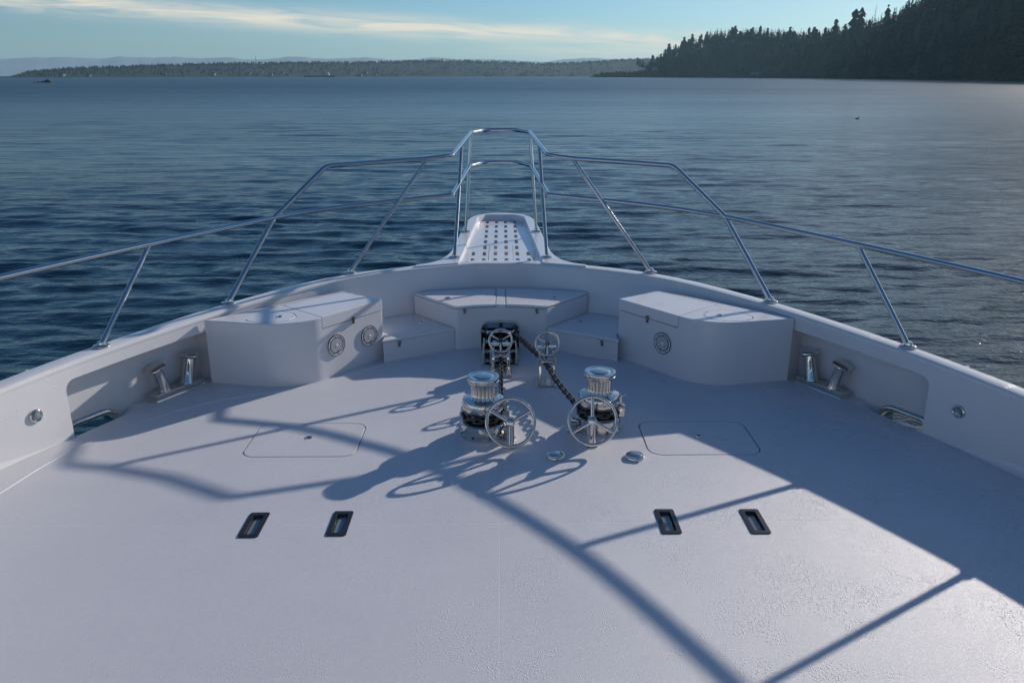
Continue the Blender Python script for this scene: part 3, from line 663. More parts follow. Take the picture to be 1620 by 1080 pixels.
for z in (.055, .15):
    m = MB(); m.tube([(-.138, 7.03, z), (-.07, 7.03, z), (-.03, 7.03, z), (.02, 7.03, z), (.06, 7.03, z), (.126, 7.03, z)], [.030, .030, .018, .018, .030, .030], 18); m.build('roller', M_CHROME, hw)

def stopper(x, y, w_, hgt, label, wheel_z, deep):
    t = thing('chain_stopper', label, 'chain stopper', (x, y, 0), group='chain stoppers ahead of the windlasses')
    m = MB(); m.box((x, y, .007), (w_ + .05, deep, .012)); m.build('base_plate', M_CHROME, t, .003, 1)
    for e in (-1, 1):
        m = MB(); p = [(y - deep * .45, .013), (y + deep * .45, .013), (y + deep * .38, hgt), (y - deep * .20, hgt), (y - deep * .45, hgt * .45)]
        m.M = Matrix(((0, 0, 1, x + e * w_ / 2), (1, 0, 0, 0), (0, 1, 0, 0), (0, 0, 0, 1))); m.prism(p, -.012, .012); m.build('cheek', M_CHROME, t, .004, 2)
    m = MB(); m.box((x, y + .02, hgt + .010), (w_ + .05, .05, .020)); m.build('bridge', M_CHROME, t, .004, 2)
    m = MB(); m.tube([(x, y + .04, hgt * .72), (x, y - .06, wheel_z)], .014, 14); m.tube([(x - w_ / 2, y, hgt * .62), (x + w_ / 2, y, hgt * .62)], .020, 16); m.build('screw', M_CHROME, t)
    F = Matrix.Translation((x, y - .09, wheel_z)) @ Matrix.Rotation(R(74), 4, 'X')
    m = MB(); m.M = F; m.torus((0, 0, 0), .094, .0095, 48, 12); m.tube([(0, 0, -.05), (0, 0, .014)], .020, 18)
    for k in range(3): a = R(-90 + 120 * k); m.tube([(0, 0, 0), (.094 * math.cos(a), .094 * math.sin(a), 0)], .0075, 10)
    m.build('handwheel', M_CHROME, t)
    return t
stopper(.0, 6.36, .125, .235, 'chrome chain stopper with small handwheel in front of the hawse plate', .315, .26)
stopper(.375, 6.13, .110, .285, 'tall chrome chain stopper with small handwheel ahead of the right windlass', .365, .22)
# guide plates bolted ahead of the left-hand stopper
gd = thing('chain_guide', 'low polished guide box straddling the chain below the hawse plate', 'chain guide', (-.01, 6.72, 0))
m = MB(); m.box((-.01, 6.72, .006), (.34, .40, .010)); m.build('base_plate', M_CHROME, gd, .003, 1)
for xx in (-.15, -.085, .075, .135): m = MB(); m.box((xx, 6.72, .072), (.022, .38, .12)); m.build('side_plate', M_CHROME, gd, .006, 2)

def chain(name, label, path, gyp, a0, a1, z):
    """a stud of steel links along path, then wrapped round the gypsy"""
    P = [np.array(p) for p in path]; P = catmull(P, 14)
    cx, cy = gyp; rw = .142; wrap = [np.array((cx + rw * math.cos(R(a)), cy + rw * math.sin(R(a)), z)) for a in np.linspace(a0, a1, 60)]
    P = np.vstack([P, np.array(wrap)]); s = np.r_[0, np.cumsum(np.linalg.norm(np.diff(P, axis=0), axis=1))]
    m = MB(); pitch = .050; k = 0; d = 0.0
    lk = []; a, b = .020, .0150                     # half straight, end radius
    for q in range(20):
        th = 2 * math.pi * q / 20; lk.append(((a if math.cos(th) >= 0 else -a) + b * math.cos(th) * 1.0, b * math.sin(th), 0))
    while d < s[-1]:
        p = Vector([np.interp(d, s, P[:, j]) for j in range(3)]); p2 = Vector([np.interp(min(d + .01, s[-1]), s, P[:, j]) for j in range(3)]); p1 = Vector([np.interp(max(d - .01, 0), s, P[:, j]) for j in range(3)])
        t = (p2 - p1).normalized(); u = Vector((0, 0, 1)).cross(t).normalized(); w_ = t.cross(u); th = R(45) if k % 2 else R(-45)
        uu = u * math.cos(th) + w_ * math.sin(th); ww = t.cross(uu)
        m.M = Matrix(((t.x, uu.x, ww.x, p.x), (t.y, uu.y, ww.y, p.y), (t.z, uu.z, ww.z, p.z), (0, 0, 0, 1))); m.tube(lk, .0078, 8, closed=True); d += pitch; k += 1
    o = m.build(name, M_CHAIN); return tag(o, label, 'chain', 'anchor chains running to the windlasses')
chain('anchor_chain', 'dark steel anchor chain running straight aft to the left windlass', [(0, 7.28, .11), (0, 6.9, .115), (0, 6.36, .12), (.003, 5.9, .13), (.005, 5.45, .145), (.006, 5.2, .15)], WL, 12, -205, .152)
chain('anchor_chain', 'dark steel anchor chain slanting across the deck to the right windlass', [(.06, 7.25, .12), (.14, 6.92, .15), (.25, 6.52, .17), (.36, 6.16, .165), (.44, 5.75, .15), (.535, 5.34, .15)], WR, 150, 330, .152)
for (x, y), l in (((WL[0] + .175, WL[1] - .10), 'small chrome chain pipe cover beside the left windlass'), ((WR[0] - .185, WR[1] - .06), 'small chrome chain pipe cover beside the right windlass')):
    t = thing('chain_pipe', l, 'chain pipe', (x, y, 0), group='chain pipe covers by the windlasses')
    m = MB(); m.M = Matrix.Translation((x, y, 0)); m.lathe([(.050, 0), (.050, .010), (.036, .016), (.034, .060), (.040, .072), (.036, .080), (.030, .074)], 28); m.build('spout', M_CHROME, t)
    m = MB(); m.box((x, y, .088), (.07, .05, .014)); m.build('flap', M_CHROME, t, .004, 2)

# invented cabin front, unseen behind the camera, added for the chrome to mirror
wh = thing('added_wheelhouse', 'unseen white cabin front with dark windows, added behind the foredeck for the chrome to mirror', 'added_wheelhouse', (0, -1.15, 0))
m = MB(); sec = [(-1.0, -.05), (-1.0, .85), (-1.15, 1.0), (-1.85, 3.2), (-1.75, 3.3), (-1.75, 3.5), (-3.6, 3.5), (-3.6, -.05)]
m.M = Matrix(((0, 0, 1, 0), (1, 0, 0, 0), (0, 1, 0, 0), (0, 0, 0, 1))); m.prism(sec, -3.3, 3.3); m.build('cabin', M_GEL, wh, .03, 2)
for k in range(5):  # panes made large to darken what the rails mirror
    x = -2.60 + 1.30 * k; m = MB(); m.add([(x - .61, -1.17 + .012, 1.05), (x + .61, -1.17 + .012, 1.05), (x + .61, -1.84 + .012, 3.15), (x - .61, -1.84 + .012, 3.15), (x - .61, -1.30, 1.05), (x + .61, -1.30, 1.05), (x + .61, -2.0, 3.15), (x - .61, -2.0, 3.15)], [(0, 1, 2, 3), (7, 6, 5, 4), (0, 4, 5, 1), (1, 5, 6, 2), (2, 6, 7, 3), (3, 7, 4, 0)]); m.build('window', M_WINDOW, wh, .006, 1)

# ------------------------------------------------------------------ the sea
WZ = -2.6
def build_water():
    rng = np.random.default_rng(3)
    rad = np.r_[np.geomspace(4.0, 260.0, 820), np.geomspace(262, 13900, 66)]
    ang = np.r_[np.linspace(-47, 47, 560), np.linspace(52, 308, 58)] * math.pi / 180
    A, Rr = np.meshgrid(ang, rad); X = Rr * np.sin(A); Y = Rr * np.cos(A); Z = np.zeros_like(X)
    dr = np.gradient(rad)[:, None] * np.ones_like(X); da = Rr * (94 / 560 * math.pi / 180); da = np.where((A > R(46.9)), 9e9, da); da = np.where(A < R(-46.9), 9e9, da)
    lane = np.zeros_like(X)
    for k in range(10):
        lam = rng.uniform(18, 90); th = rng.normal(0, .5); lane += np.sin(2 * math.pi / lam * (0.35 * X * math.cos(th) + Y * math.cos(th) + X * math.sin(th) * .6) + rng.uniform(0, 6.28))
    lane = 0.8 + 0.22 * lane / 2.2
    for k in range(110):
        lam = math.exp(rng.uniform(math.log(.42), math.log(3.4))); th = rng.normal(R(3), R(11) if lam > .8 else R(24)); kx, ky = 2 * math.pi / lam * math.sin(th), 2 * math.pi / lam * math.cos(th)
        amp = 0.0038 * lam ** 0.9 if lam < 1.2 else 0.0042 * (lam / 1.2) ** -.25
        fade = np.clip(1.6 - 4.5 * np.maximum(dr, 0) / lam, 0, 1) * np.clip(1.6 - 3.5 * da * abs(math.sin(th)) / lam, 0, 1)
        fade = np.where(da > 1e8, 0, fade)
        ph = kx * X + ky * Y + rng.uniform(0, 6.28)
        Z += amp * fade * (np.sin(ph) + .22 * np.cos(2 * ph))
    Z *= lane
    nr, na = X.shape; co = np.stack([X, Y, Z + WZ], -1).reshape(-1, 3)
    co = np.vstack([co, [[0, 0, WZ]]]); c = nr * na
    i = np.arange(nr - 1)[:, None]; j = np.arange(na)[None, :]; j2 = (j + 1) % na
    q = np.stack([i * na + j, i * na + j2, (i + 1) * na + j2, (i + 1) * na + j], -1).reshape(-1, 4)[:, ::-1]
    tri = np.stack([np.full(na, c), (np.arange(na) + 1) % na, np.arange(na)], -1)[:, ::-1]
    me = bpy.data.meshes.new('water'); me.vertices.add(len(co)); me.vertices.foreach_set('co', co.ravel())
    nl = q.size + tri.size; me.loops.add(nl); me.loops.foreach_set('vertex_index', np.r_[q.ravel(), tri.ravel()].astype(np.int32))
    npoly = len(q) + len(tri); me.polygons.add(npoly); st = np.r_[np.arange(len(q)) * 4, q.size + np.arange(len(tri)) * 3].astype(np.int32)
    me.polygons.foreach_set('loop_start', st); me.update(calc_edges=True); me.validate()
    me.polygons.foreach_set('use_smooth', np.ones(npoly, bool)); me.materials.append(M_WATER); me.update()
    if me.polygons[0].normal.z < 0: me.flip_normals()
    o = bpy.data.objects.new('water', me); col.objects.link(o); return structure(o)
build_water()

# ------------------------------------------------------------------ land
def polar(a, d, z): return (d * math.sin(a), d * math.cos(a), z)
def tab(T, a, k): return float(np.interp(a, [t[0] for t in T], [t[k] for t in T]))
# azimuth, distance to the shore, height of the tree line above the water
HEAD = [(0.1057, 1850, 2), (0.1146, 1800, 5), (0.1353, 1780, 9), (0.1426, 1770, 13), (0.1535, 1750, 22), (0.1616, 1745, 34), (0.1748, 1740, 38), (0.1816, 1730, 46), (0.1957, 1710, 60), (0.2133, 1680, 68), (0.2272, 1650, 75), (0.2407, 1600, 85), (0.2581, 1570, 86), (0.2925, 1480, 81), (0.3197, 1390, 75), (0.353, 1270, 67), (0.3657, 1225, 67), (0.3743, 1190, 68), (0.3848, 1160, 66), (0.3926, 1120, 68), (0.4017, 1090, 70), (0.4118, 1060, 70), (0.4235, 1020, 73), (0.4383, 980, 81), (0.4499, 950, 86), (0.4667, 900, 93), (0.4997, 820, 100), (0.5415, 720, 100), (0.5921, 640, 95), (0.6537, 560, 88), (0.75, 520, 80)]
HEAD = [(a, d * 1.25, h * 1.25) for a, d, h in HEAD]
TREE_H = 26.0
def head_ground(a, s):
    """height above the water, s metres behind the shore"""
    top = max(0.5, tab(HEAD, a, 2) - TREE_H * min(1, tab(HEAD, a, 2) / 45)); top = max(top, min(6, tab(HEAD, a, 2) * .6))
    beach = min(1.6, s * .11)
    if s < 14: return min(beach, top)
    f = min(1, (s - 14) / (60 if a < .17 else 110)); f = f * f * (3 - 2 * f)
    if s > 210: f *= max(0.3, 1 - (s - 210) / 500)
    return beach + max(0, top - beach) * f
rnd = random.Random(11)
def land(name, tabl, ground, setbacks, na, m, a0, a1, rough):
    mb = MB(); rings = []
    for i in range(na + 1):
        a = a0 + (a1 - a0) * i / na; d0 = tab(tabl, a, 1) + rnd.uniform(-1, 1) * rough
        ring = [polar(a, d0 - 12, WZ - .9)]
        for s in setbacks: ring.append(polar(a, d0 + s, WZ + ground(a, s) * (1 + rnd.uniform(-.05, .05)) + (rnd.uniform(-.2, .3) if s < 15 else 0)))
        ring.append(polar(a, d0 + setbacks[-1] + 30, WZ - .9)); rings.append(ring)
    mb.loft(rings, False, True, True); return structure(mb.build(name, m, smooth=60))
land('headland_terrain', HEAD, head_ground, (0, 3, 7, 11, 15, 25, 40, 60, 80, 105, 130, 170, 210, 300, 275), 150, M_HILL, .1035, .75, 4)

# trees: a few kinds, each trunk and crown, copied over the hill
def conifer(name, label, h, r, seed, mats, taper=1.0, gap=.25, blades=190, bare=.12, group=None):
    q = random.Random(seed); t = thing(name, label, 'tree', (0, 0, 0), group=group)
    m = MB(); m.tube([(0, 0, -2.5), (0, 0, h * .3), (0, 0, h * .95)], [h * .016, h * .012, h * .003], 6); m.build('trunk', M_BARK, t, smooth=60)
    m = MB(); lv = 24
    gaps = [q.random() < gap for _ in range(lv)]
    for k in range(blades):
        u = (k + q.random()) / blades; u = u ** .82; z = h * (bare + (1 - bare) * u)
        if gaps[min(lv - 1, int(u * lv))] and q.random() < .72: continue
        rr = r * ((1 - u) ** taper * .95 + .06) * q.uniform(.45, 1.25) * (1 + .22 * math.sin(u * 19 + seed)); a = q.uniform(0, 6.283); dr_ = rr * q.uniform(.22, .5); wd = rr * q.uniform(.22, .42) + .15
        c, s = math.cos(a), math.sin(a); P = lambda x, y, zz: (x * c - y * s, x * s + y * c, z + zz)
        m.add([P(0, 0, .3), P(rr * .55, wd, -dr_ * .5), P(rr, 0, -dr_), P(rr * .55, -wd, -dr_ * .55), P(rr * .5, 0, wd * .9 - dr_ * .2)], [(0, 1, 4), (1, 2, 4), (2, 3, 4), (3, 0, 4)])
    m.add([(-.5, 0, h * .93), (.5, 0, h * .93), (0, .5, h * .93), (0, 0, h * 1.0)], [(0, 1, 3), (1, 2, 3), (2, 0, 3)])
    m.build('crown', mats, t, smooth=10); return t
def broadleaf(name, label, h, r, seed, mats, group=None, leaf=1.0, n=260, tall=1.0):
    q = random.Random(seed); t = thing(name, label, 'tree', (0, 0, 0), group=group)
    m = MB(); m.tube([(0, 0, -2.5), (0, 0, h * .35), (q.uniform(-.5, .5), 0, h * .75)], [h * .02, h * .014, h * .005], 6)
    for k in range(5): a = q.uniform(0, 6.28); z = h * q.uniform(.3, .55); m.tube([(0, 0, z), (r * .6 * math.cos(a), r * .6 * math.sin(a), z + h * .25)], [h * .008, h * .002], 5)
    m.build('trunk', M_BARK, t, smooth=60)
    m = MB(); blobs = [(q.uniform(-.6, .6) * r, q.uniform(-.6, .6) * r, h * (.62 + q.uniform(-.22, .26) * tall), r * q.uniform(.35, .6)) for _ in range(9)]
    for k in range(n):
        bx, by, bz, br = q.choice(blobs); d = Vector((q.gauss(0, 1), q.gauss(0, 1), q.gauss(0, 1) * tall)).normalized() * br * q.uniform(.6, 1.1); p = Vector((bx, by, bz)) + d; e = [Vector((q.uniform(-1, 1), q.uniform(-1, 1), q.uniform(-1, 1))) * leaf for _ in range(3)]
        m.add([p + v for v in e], [(0, 1, 2)])
    m.build('crown', mats, t, smooth=10); return t
GRP = 'trees covering the wooded headland'
LF = 'dark pointed conifer among the trees on the wooded headland'; LB = 'dull brown leafless alder among the conifers on the headland slope'
prot = [conifer('fir_tree', LF, 30, 8.0, 1, M_FIR, .40, .15, 330, group=GRP), conifer('fir_tree', LF, 35, 7.2, 2, M_FIR2, .34, .25, 330, group=GRP), conifer('fir_tree', LF, 24, 8.6, 3, M_FIR, .36, .12, 330, group=GRP), conifer('fir_tree', LF, 37, 7.4, 4, M_FIR, .48, .30, 330, bare=.28, group=GRP)]
alder = [broadleaf('alder_tree', LB, 18, 6.0, 5, M_BROAD, 'leafless alders on the headland slope', 1.25), broadleaf('alder_tree', LB, 15, 5.5, 6, M_BROAD, 'leafless alders on the headland slope', 1.2)]
used = set()
def plant(protos, a, s, sc, label=None, extra=0.0):
    p = rnd.choice(protos); d = tab(HEAD, a, 1) + s; loc = polar(a, d, WZ + head_ground(a, s) - .5 + extra); rz = rnd.uniform(0, 6.28)
    if p.name not in used: used.add(p.name); p.location = loc; p.rotation_euler = (0, 0, rz); p.scale = (sc,) * 3; return p
    return dup(p, loc, rz, label, (sc,) * 3)
count = 0
# skyline row and shore row are individuals
a = .186
while a < .60:
    d = tab(HEAD, a, 1); plant(prot, a, rnd.uniform(110, 180), rnd.choice((rnd.uniform(.45, .75), rnd.uniform(.7, 1.15))) * (1 + .20 * math.sin(a * 95) + .15 * math.sin(a * 210 + 1))); count += 1; a += rnd.choice((rnd.uniform(3, 7), rnd.uniform(6, 13))) / d
a = .172
while a < .60:
    d = tab(HEAD, a, 1); f = (a - .16) / .3
    if rnd.random() < .25 + .45 * f: plant(alder, a, rnd.uniform(20, 80), rnd.uniform(.6, 1.1))
    else: plant(prot, a, rnd.uniform(24, 75), rnd.uniform(.45, 1.0))
    count += 1; a += rnd.uniform(7, 13) / d
# the open group at the tip and the tall ones standing over the ridge
tip = [(.1612, 58, .95, 'wind-shaped pine standing alone near the tip of the headland'), (.1660, 60, .75, None), (.1735, 45, 1.15, None), (.1768, 60, 1.25, None), (.1825, 40, 1.25, None), (.1862, 70, 1.1, None), (.1905, 80, 1.05, None), (.1950, 90, 1.3, None), (.1965, 60, 1.0, None)]
for a, s, sc, l in tip:
    if l:
        p = broadleaf('pine_tree', l, 36, 9.5, 31, M_FIR, None, 1.7, 420, 1.0); d = tab(HEAD, a, 1) + s; p.location = polar(a, d, WZ + head_ground(a, s) - 1)
    else: plant(prot, a, s, sc)
tall = [(.3738, 100, 46, 8.5, 'ragged tall fir, leftmost of the trio above the ridge'), (.3838, 105, 36, 6.5, 'shorter tall fir, in the middle of the trio above the ridge'), (.3925, 110, 52, 10.8, 'broad ragged fir, the tallest above the ridge'), (.3985, 112, 50, 9, 'tall ragged fir close beside the tallest one on the ridge'), (.4240, 120, 40, 6.2, 'slim tall fir at the foot of the highest wooded slope')]
for k, (a, s, h, r, l) in enumerate(tall):
    t = conifer('tall_fir', l, h, r, 40 + k, M_FIR, .38, .32, 420, .15, 'tall firs above the ridge'); t.location = polar(a, tab(HEAD, a, 1) + s, WZ + head_ground(a, s) - .5)
a, s = .4118, 110
sn = MB(); p = Vector(polar(a, tab(HEAD, a, 1) + s, WZ + head_ground(a, s))); sn.tube([p, p + Vector((0, 0, 26)), p + Vector((.8, 0, 50))], [.8, .5, .15], 6)
for k in range(7): sn.tube([p + Vector((0, 0, 22 + 3.6 * k)), p + Vector((2.6 * (-1) ** k, 0, 24 + 3.6 * k))], [.2, .07], 4)
tag(sn.build('dead_tree', M_BARK), 'thin bare dead trunk standing above the ridge trees', 'tree')
t = broadleaf('poplar_tree', 'small rusty orange poplar on the shore of the headland', 17, 2.6, 77, M_ORANGE, None, .9, 240, 1.7); a = .2297; t.location = polar(a, tab(HEAD, a, 1) + 16, WZ + 1.2)
# the rest of the wood reads as one mass
fw = MB()
def mass_tree(mb, x, y, z, h, r, q, n):
    for k in range(n):
        u = (k + q.random()) / n; zz = z + h * (.1 + .9 * u); rr = r * (1 - .95 * u ** 1.5) * q.uniform(.7, 1.15); a_ = q.uniform(0, 6.28); c, s_ = math.cos(a_) * rr, math.sin(a_) * rr; wd = rr * .5 + .3
        mb.add([(x, y, zz + .5), (x + c * .6 - s_ * .45, y + s_ * .6 + c * .45, zz - rr * .25), (x + c, y + s_, zz - rr * .45), (x + c * .6 + s_ * .45, y + s_ * .6 - c * .45, zz - rr * .25)], [(0, 1, 2), (0, 2, 3)])
    mb.add([(x - .4, y, z + h * .92), (x + .4, y, z + h * .92), (x, y, z + h * 1.02)], [(0, 1, 2)])
q = random.Random(5)
for k in range(2100):
    a = .168 + (q.random() ** .8) * .54; s = q.uniform(26, 230); d = tab(HEAD, a, 1) + s
    x, y, z = polar(a, d, WZ + head_ground(a, s) - .5); h = q.uniform(16, 33) * min(1, .5 + (a - .15) * 12); mass_tree(fw, x, y, z, h, h * q.uniform(.20, .29), q, 44)
f = fw.build('forest', M_FIR, smooth=5); f['kind'] = 'stuff'
# scrub along the shore and on the low point
sc = MB()
for k in range(1100):
    a = (.108 + q.random() * .59) if k % 4 else .110 + q.random() * .055; s = q.uniform(9, 30) if a > .15 else q.uniform(5, 40); d = tab(HEAD, a, 1) + s; x, y, z = polar(a, d, WZ + head_ground(a, s)); r = q.uniform(1.2, 4.0) * (2.3 if .118 < a < .165 else 1.2)
    for j in range(14):
        v = Vector((q.gauss(0, 1), q.gauss(0, 1), abs(q.gauss(0, .7)))) * r * .7; p = Vector((x, y, z)) + v; sc.add([p + Vector((q.uniform(-1, 1), q.uniform(-1, 1), q.uniform(-1, 1))) * r * .6 for _ in range(3)], [(0, 1, 2)])
o = sc.build('undergrowth', M_FIR2, smooth=5); o['kind'] = 'stuff'
# houses on the headland
def house(name, label, x, y, z, w_, d_, h, rz, group, parts=True):
    t = thing(name, label, 'house', (x, y, z), group=group)
    m = MB(); m.box((x, y, z + h / 2), (w_, d_, h)); m.build('wall', M_HOUSE, t)
    m = MB(); a_ = [(x - w_ * .55, y - d_ * .58, z + h + .003), (x + w_ * .55, y - d_ * .58, z + h + .003), (x + w_ * .55, y + d_ * .58, z + h + .003), (x - w_ * .55, y + d_ * .58, z + h + .003), (x - w_ * .55, y, z + h * 1.6), (x + w_ * .55, y, z + h * 1.6)]
    m.add(a_, [(0, 1, 2, 3), (0, 4, 5, 1), (1, 5, 2), (2, 5, 4, 3), (3, 4, 0)]); m.build('roof', M_ROOF, t); t.rotation_euler = (0, 0, rz); return t
x, y, z = polar(.1800, 2180, WZ + 17); house('house', 'pale house among the trees at the tip of the headland', x, y, z, 16, 9, 4.5, -.2, None)
x, y, z = polar(.2930, 1848, WZ + 4.5); house('house', 'pale low house on the shore below the headland wood', x, y, z, 17, 9, 4.0, -.3, None)

# far shore
FAR = [(-0.70, 2850, 14), (-0.6139, 2900, 4.8), (-0.5679, 2900, 4.9), (-0.5304, 3000, 1.2), (-0.5216, 3020, 8.6), (-0.5099, 3050, 18.1), (-0.4718, 3100, 30.4), (-0.4171, 3200, 38.2), (-0.3532, 3350, 47.4), (-0.2861, 3500, 53.9), (-0.2304, 3600, 57.4), (-0.1732, 3750, 60.3), (-0.1147, 3850, 67.7), (-0.0703, 3950, 72.5), (-0.0106, 4050, 68.7), (0.0493, 4150, 61.5), (0.0792, 4200, 65.0), (0.1163, 4250, 71.6), (0.1531, 4300, 81.1), (0.1968, 4350, 84.4), (0.2609, 4400, 87.2), (.7, 4600, 90)]
def far_d(a): return float(np.interp(a, [-.62, .08, .3], [1950, 3400, 3600]))
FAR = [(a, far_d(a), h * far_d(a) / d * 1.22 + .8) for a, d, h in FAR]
def far_ground(a, s):
    top = tab(FAR, a, 2); top = max(.6, top - 7 * min(1, top / 25)); f = min(1, max(0, s - 4) / 420); return min(top, 1 + s * .03 if s < 20 else 1e9, 1.2 + (top - 1.2) * f ** .75)
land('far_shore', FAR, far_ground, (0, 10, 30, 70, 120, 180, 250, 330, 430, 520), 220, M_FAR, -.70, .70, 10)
ff = MB(); q = random.Random(9)
for k in range(3400):
    a = -.53 + q.random() * .74; s = q.choice((q.uniform(20, 430), q.uniform(330, 450))); top = tab(FAR, a, 2)
    if top < 6: continue
    x, y, z = polar(a, tab(FAR, a, 1) + s, WZ + far_ground(a, s) - 1); h = q.uniform(5, 11) * min(1, top / 20); r = h * q.uniform(.22, .42); n = 5; vs = [(x + r * math.cos(6.283 * j / n + k), y + r * math.sin(6.283 * j / n + k), z + h * .2) for j in range(n)] + [(x + q.uniform(-.5, .5), y, z + h)]
    ff.add(vs, [(j, (j + 1) % n, n) for j in range(n)])
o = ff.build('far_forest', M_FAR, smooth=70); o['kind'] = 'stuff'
FH = [(-.2930, 30), (-.2905, 60), (-.283, 25), (-.2785, 90), (-.268, 20), (-.262, 45), (-.255, 60), (-.248, 20), (-.1795, 30), (-.1670, 15), (-.1600, 60), (-.1590, 18), (-.1495, 25), (-.1400, 15), (-.1300, 40), (-.1240, 18), (-.1130, 60), (-.0170, 15), (-.0150, 25), (-.0125, 14), (.0230, 20), (.0290, 15), (.0360, 60), (-.4960, 20), (-.4800, 30), (-.455, 18), (-.38, 40), (-.325, 150), (-.33, 25), (.060, 20), (.085, 30)]
hp0 = None
for k, (a, s) in enumerate(FH):
    x, y, z = polar(a, tab(FAR, a, 1) + s, WZ + far_ground(a, s) - 1); sz = q.uniform(.6, 1.15)
    if hp0 is None: hp0 = house('shore_house', 'tiny pale house on the hazy far shore', x, y, z, 12, 8, 5, .2, 'houses along the far shore'); hp0.scale = (sz, sz, sz)
    else: dup(hp0, (x, y, z), q.uniform(-.6, .6), None, (sz, sz, sz * q.uniform(.8, 1.2)))
x, y, z = polar(-.2826, 2640 + 420, WZ + 28); m = MB(); m.tube([(x, y, z), (x, y, z + 40)], [.8, .45], 6)
for k in range(5): m.tube([(x - 1.8, y, z + 8 * k + 6), (x + 1.8, y, z + 8 * k + 10)], .3, 4)
tag(m.build('radio_mast', M_DARKSTEEL), 'thin radio mast rising from the ridge of the far shore', 'mast')
# ferry
x, y, z = polar(-.2140, 2450, WZ); fe = thing('ferry', 'small grey and white vessel lying off the far shore', 'ship', (x, y, z))
m = MB(); m.prism([(x - 42, y - 5), (x + 32, y - 6), (x + 44, y), (x + 32, y + 6), (x - 42, y + 5)], z - .8, z + 4.5); m.build('hull', M_SHIPHULL, fe, .4, 1)
m = MB(); m.box((x + 22, y, z + 7.5), (14, 9, 6)); m.box((x + 22, y, z + 12), (9, 7, 3)); m.build('deckhouse', M_SHIP, fe, .3, 1)
m = MB(); m.tube([(x - 20, y, z + 4), (x - 20, y, z + 15)], .5, 6); m.tube([(x + 22, y, z + 13), (x + 22, y, z + 19)], .35, 6); m.build('mast', M_SHIP, fe)
# rocks awash at the left
q = random.Random(2); RX, RY = -333.0, 611.0
rk = MB(); 
bm = bmesh.new()
for dx, dy, r, hz in ((-3.2, 0, 1.6, .8), (0, .5, 2.2, 1.1), (3.6, .2, 2.6, 2.2), (5.2, -.4, 1.6, 1.0), (-6.2, .4, .9, .45), (1.8, -.6, 1.8, .75)):
    k0 = len(rk.v); vs = []
    for i in range(6):
        ph = i / 5 * math.pi / 2
        for j in range(12): th = j / 12 * 6.283; rr = r * math.cos(ph) * q.uniform(.8, 1.15) + .02; vs.append((RX + dx + rr * math.cos(th), RY + dy + rr * math.sin(th) * .7, WZ - .3 + (hz + .3) * math.sin(ph) * q.uniform(.88, 1.08)))
    fs = [(i * 12 + j, i * 12 + (j + 1) % 12, (i + 1) * 12 + (j + 1) % 12, (i + 1) * 12 + j) for i in range(5) for j in range(12)]; rk.add(vs, fs)
bm.free()
tag(rk.build('rock_reef', M_ROCK, smooth=25), 'low black rocks awash off the left end of the far shore', 'rocks')
# duck on the water
DX, DY = 43.0, 99.5
dk_ = MB(); prof = [(-.26, .015, .07), (-.20, .06, .06), (-.08, .10, .05), (.06, .105, .05), (.16, .075, .06), (.20, .03, .07)]
rings = [[(DX + x, DY + r * math.cos(2 * math.pi * k / 12), WZ + z + r * .75 * math.sin(2 * math.pi * k / 12)) for k in range(12)] for x, r, z in prof]; dk_.loft(rings, False, True, True)
dk_.tube([(DX + .14, DY, WZ + .08), (DX + .18, DY, WZ + .15), (DX + .19, DY, WZ + .21), (DX + .23, DY, WZ + .225), (DX + .30, DY, WZ + .21)], [.05, .035, .042, .036, .010], 10)
du = dk_.build('duck', M_FEATHER, smooth=80); tag(du, 'small dark duck swimming on the bright water', 'duck')

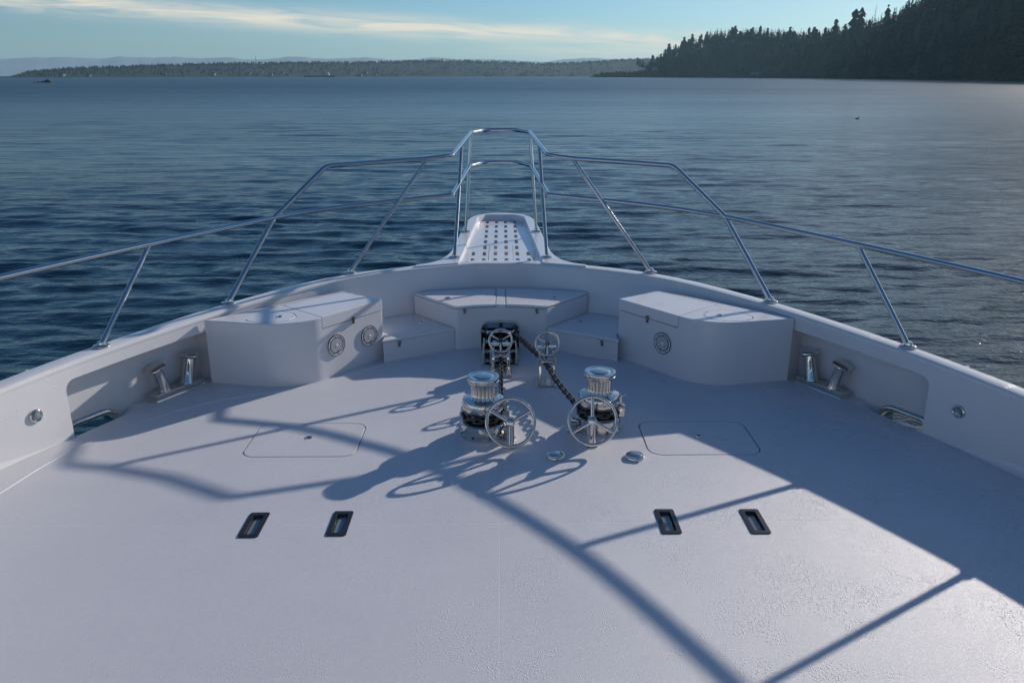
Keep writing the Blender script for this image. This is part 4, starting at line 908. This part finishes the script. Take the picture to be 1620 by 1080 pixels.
# distant mountains
MTN = [(-0.72, 18000, 280), (-0.6351, 18000, 284), (-0.5329, 18000, 294), (-0.5105, 18000, 319), (-0.4702, 18000, 343), (-0.4527, 18000, 312), (-0.4377, 18000, 309), (-0.4222, 18000, 346), (-0.4036, 18000, 343), (-0.3653, 18000, 360), (-0.3393, 18000, 346), (-0.306, 18000, 350), (-0.2893, 18000, 309), (-0.272, 18000, 329), (-0.2475, 18000, 374), (-0.223, 18000, 352), (-0.2018, 18000, 322), (-0.1585, 18000, 356), (-0.1367, 18000, 326), (-0.1147, 18000, 308), (-0.0776, 18000, 366), (-0.0554, 18000, 329), (-0.0255, 18000, 336), (0.0119, 18000, 317), (0.0493, 18000, 272), (0.0791, 18000, 342), (0.1088, 18000, 360), (0.1384, 18000, 327), (0.2257, 18000, 297), (.5, 18000, 300), (.72, 18000, 260)]
mt = MB(); rings = []; q = random.Random(4); NM = 420; wob = 0
for i in range(NM + 1):
    a = -.72 + 1.44 * i / NM; wob = wob * .8 + q.uniform(-1, 1) * 7; h = (tab(MTN, a, 2) + wob) * .694
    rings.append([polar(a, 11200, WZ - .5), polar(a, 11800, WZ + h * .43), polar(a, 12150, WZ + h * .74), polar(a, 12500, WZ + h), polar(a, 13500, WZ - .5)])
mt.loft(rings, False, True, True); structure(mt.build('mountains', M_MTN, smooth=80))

# ------------------------------------------------------------------ air
hz = MB(); L_ = 14200; hz.add([(-L_, -L_, WZ - 1.1), (L_, -L_, WZ - 1.1), (L_, L_, WZ - 1.1), (-L_, L_, WZ - 1.1), (-L_, -L_, 275), (L_, -L_, 275), (L_, L_, 275), (-L_, L_, 275)], [(0, 3, 2, 1), (4, 5, 6, 7), (0, 1, 5, 4), (1, 2, 6, 5), (2, 3, 7, 6), (3, 0, 4, 7)])
HM = bpy.data.materials.new('haze_air'); HM.use_nodes = True; nt = HM.node_tree; nt.nodes.clear()
ov = nt.nodes.new('ShaderNodeOutputMaterial'); pv = nt.nodes.new('ShaderNodeVolumePrincipled'); nt.links.new(pv.outputs[0], ov.inputs['Volume'])
pv.inputs['Color'].default_value = (0.48, 0.81, 1.0, 1); pv.inputs['Density'].default_value = 6.0e-5; pv.inputs['Anisotropy'].default_value = 0.2
hzo = hz.build('haze', HM); hzo['kind'] = 'stuff'
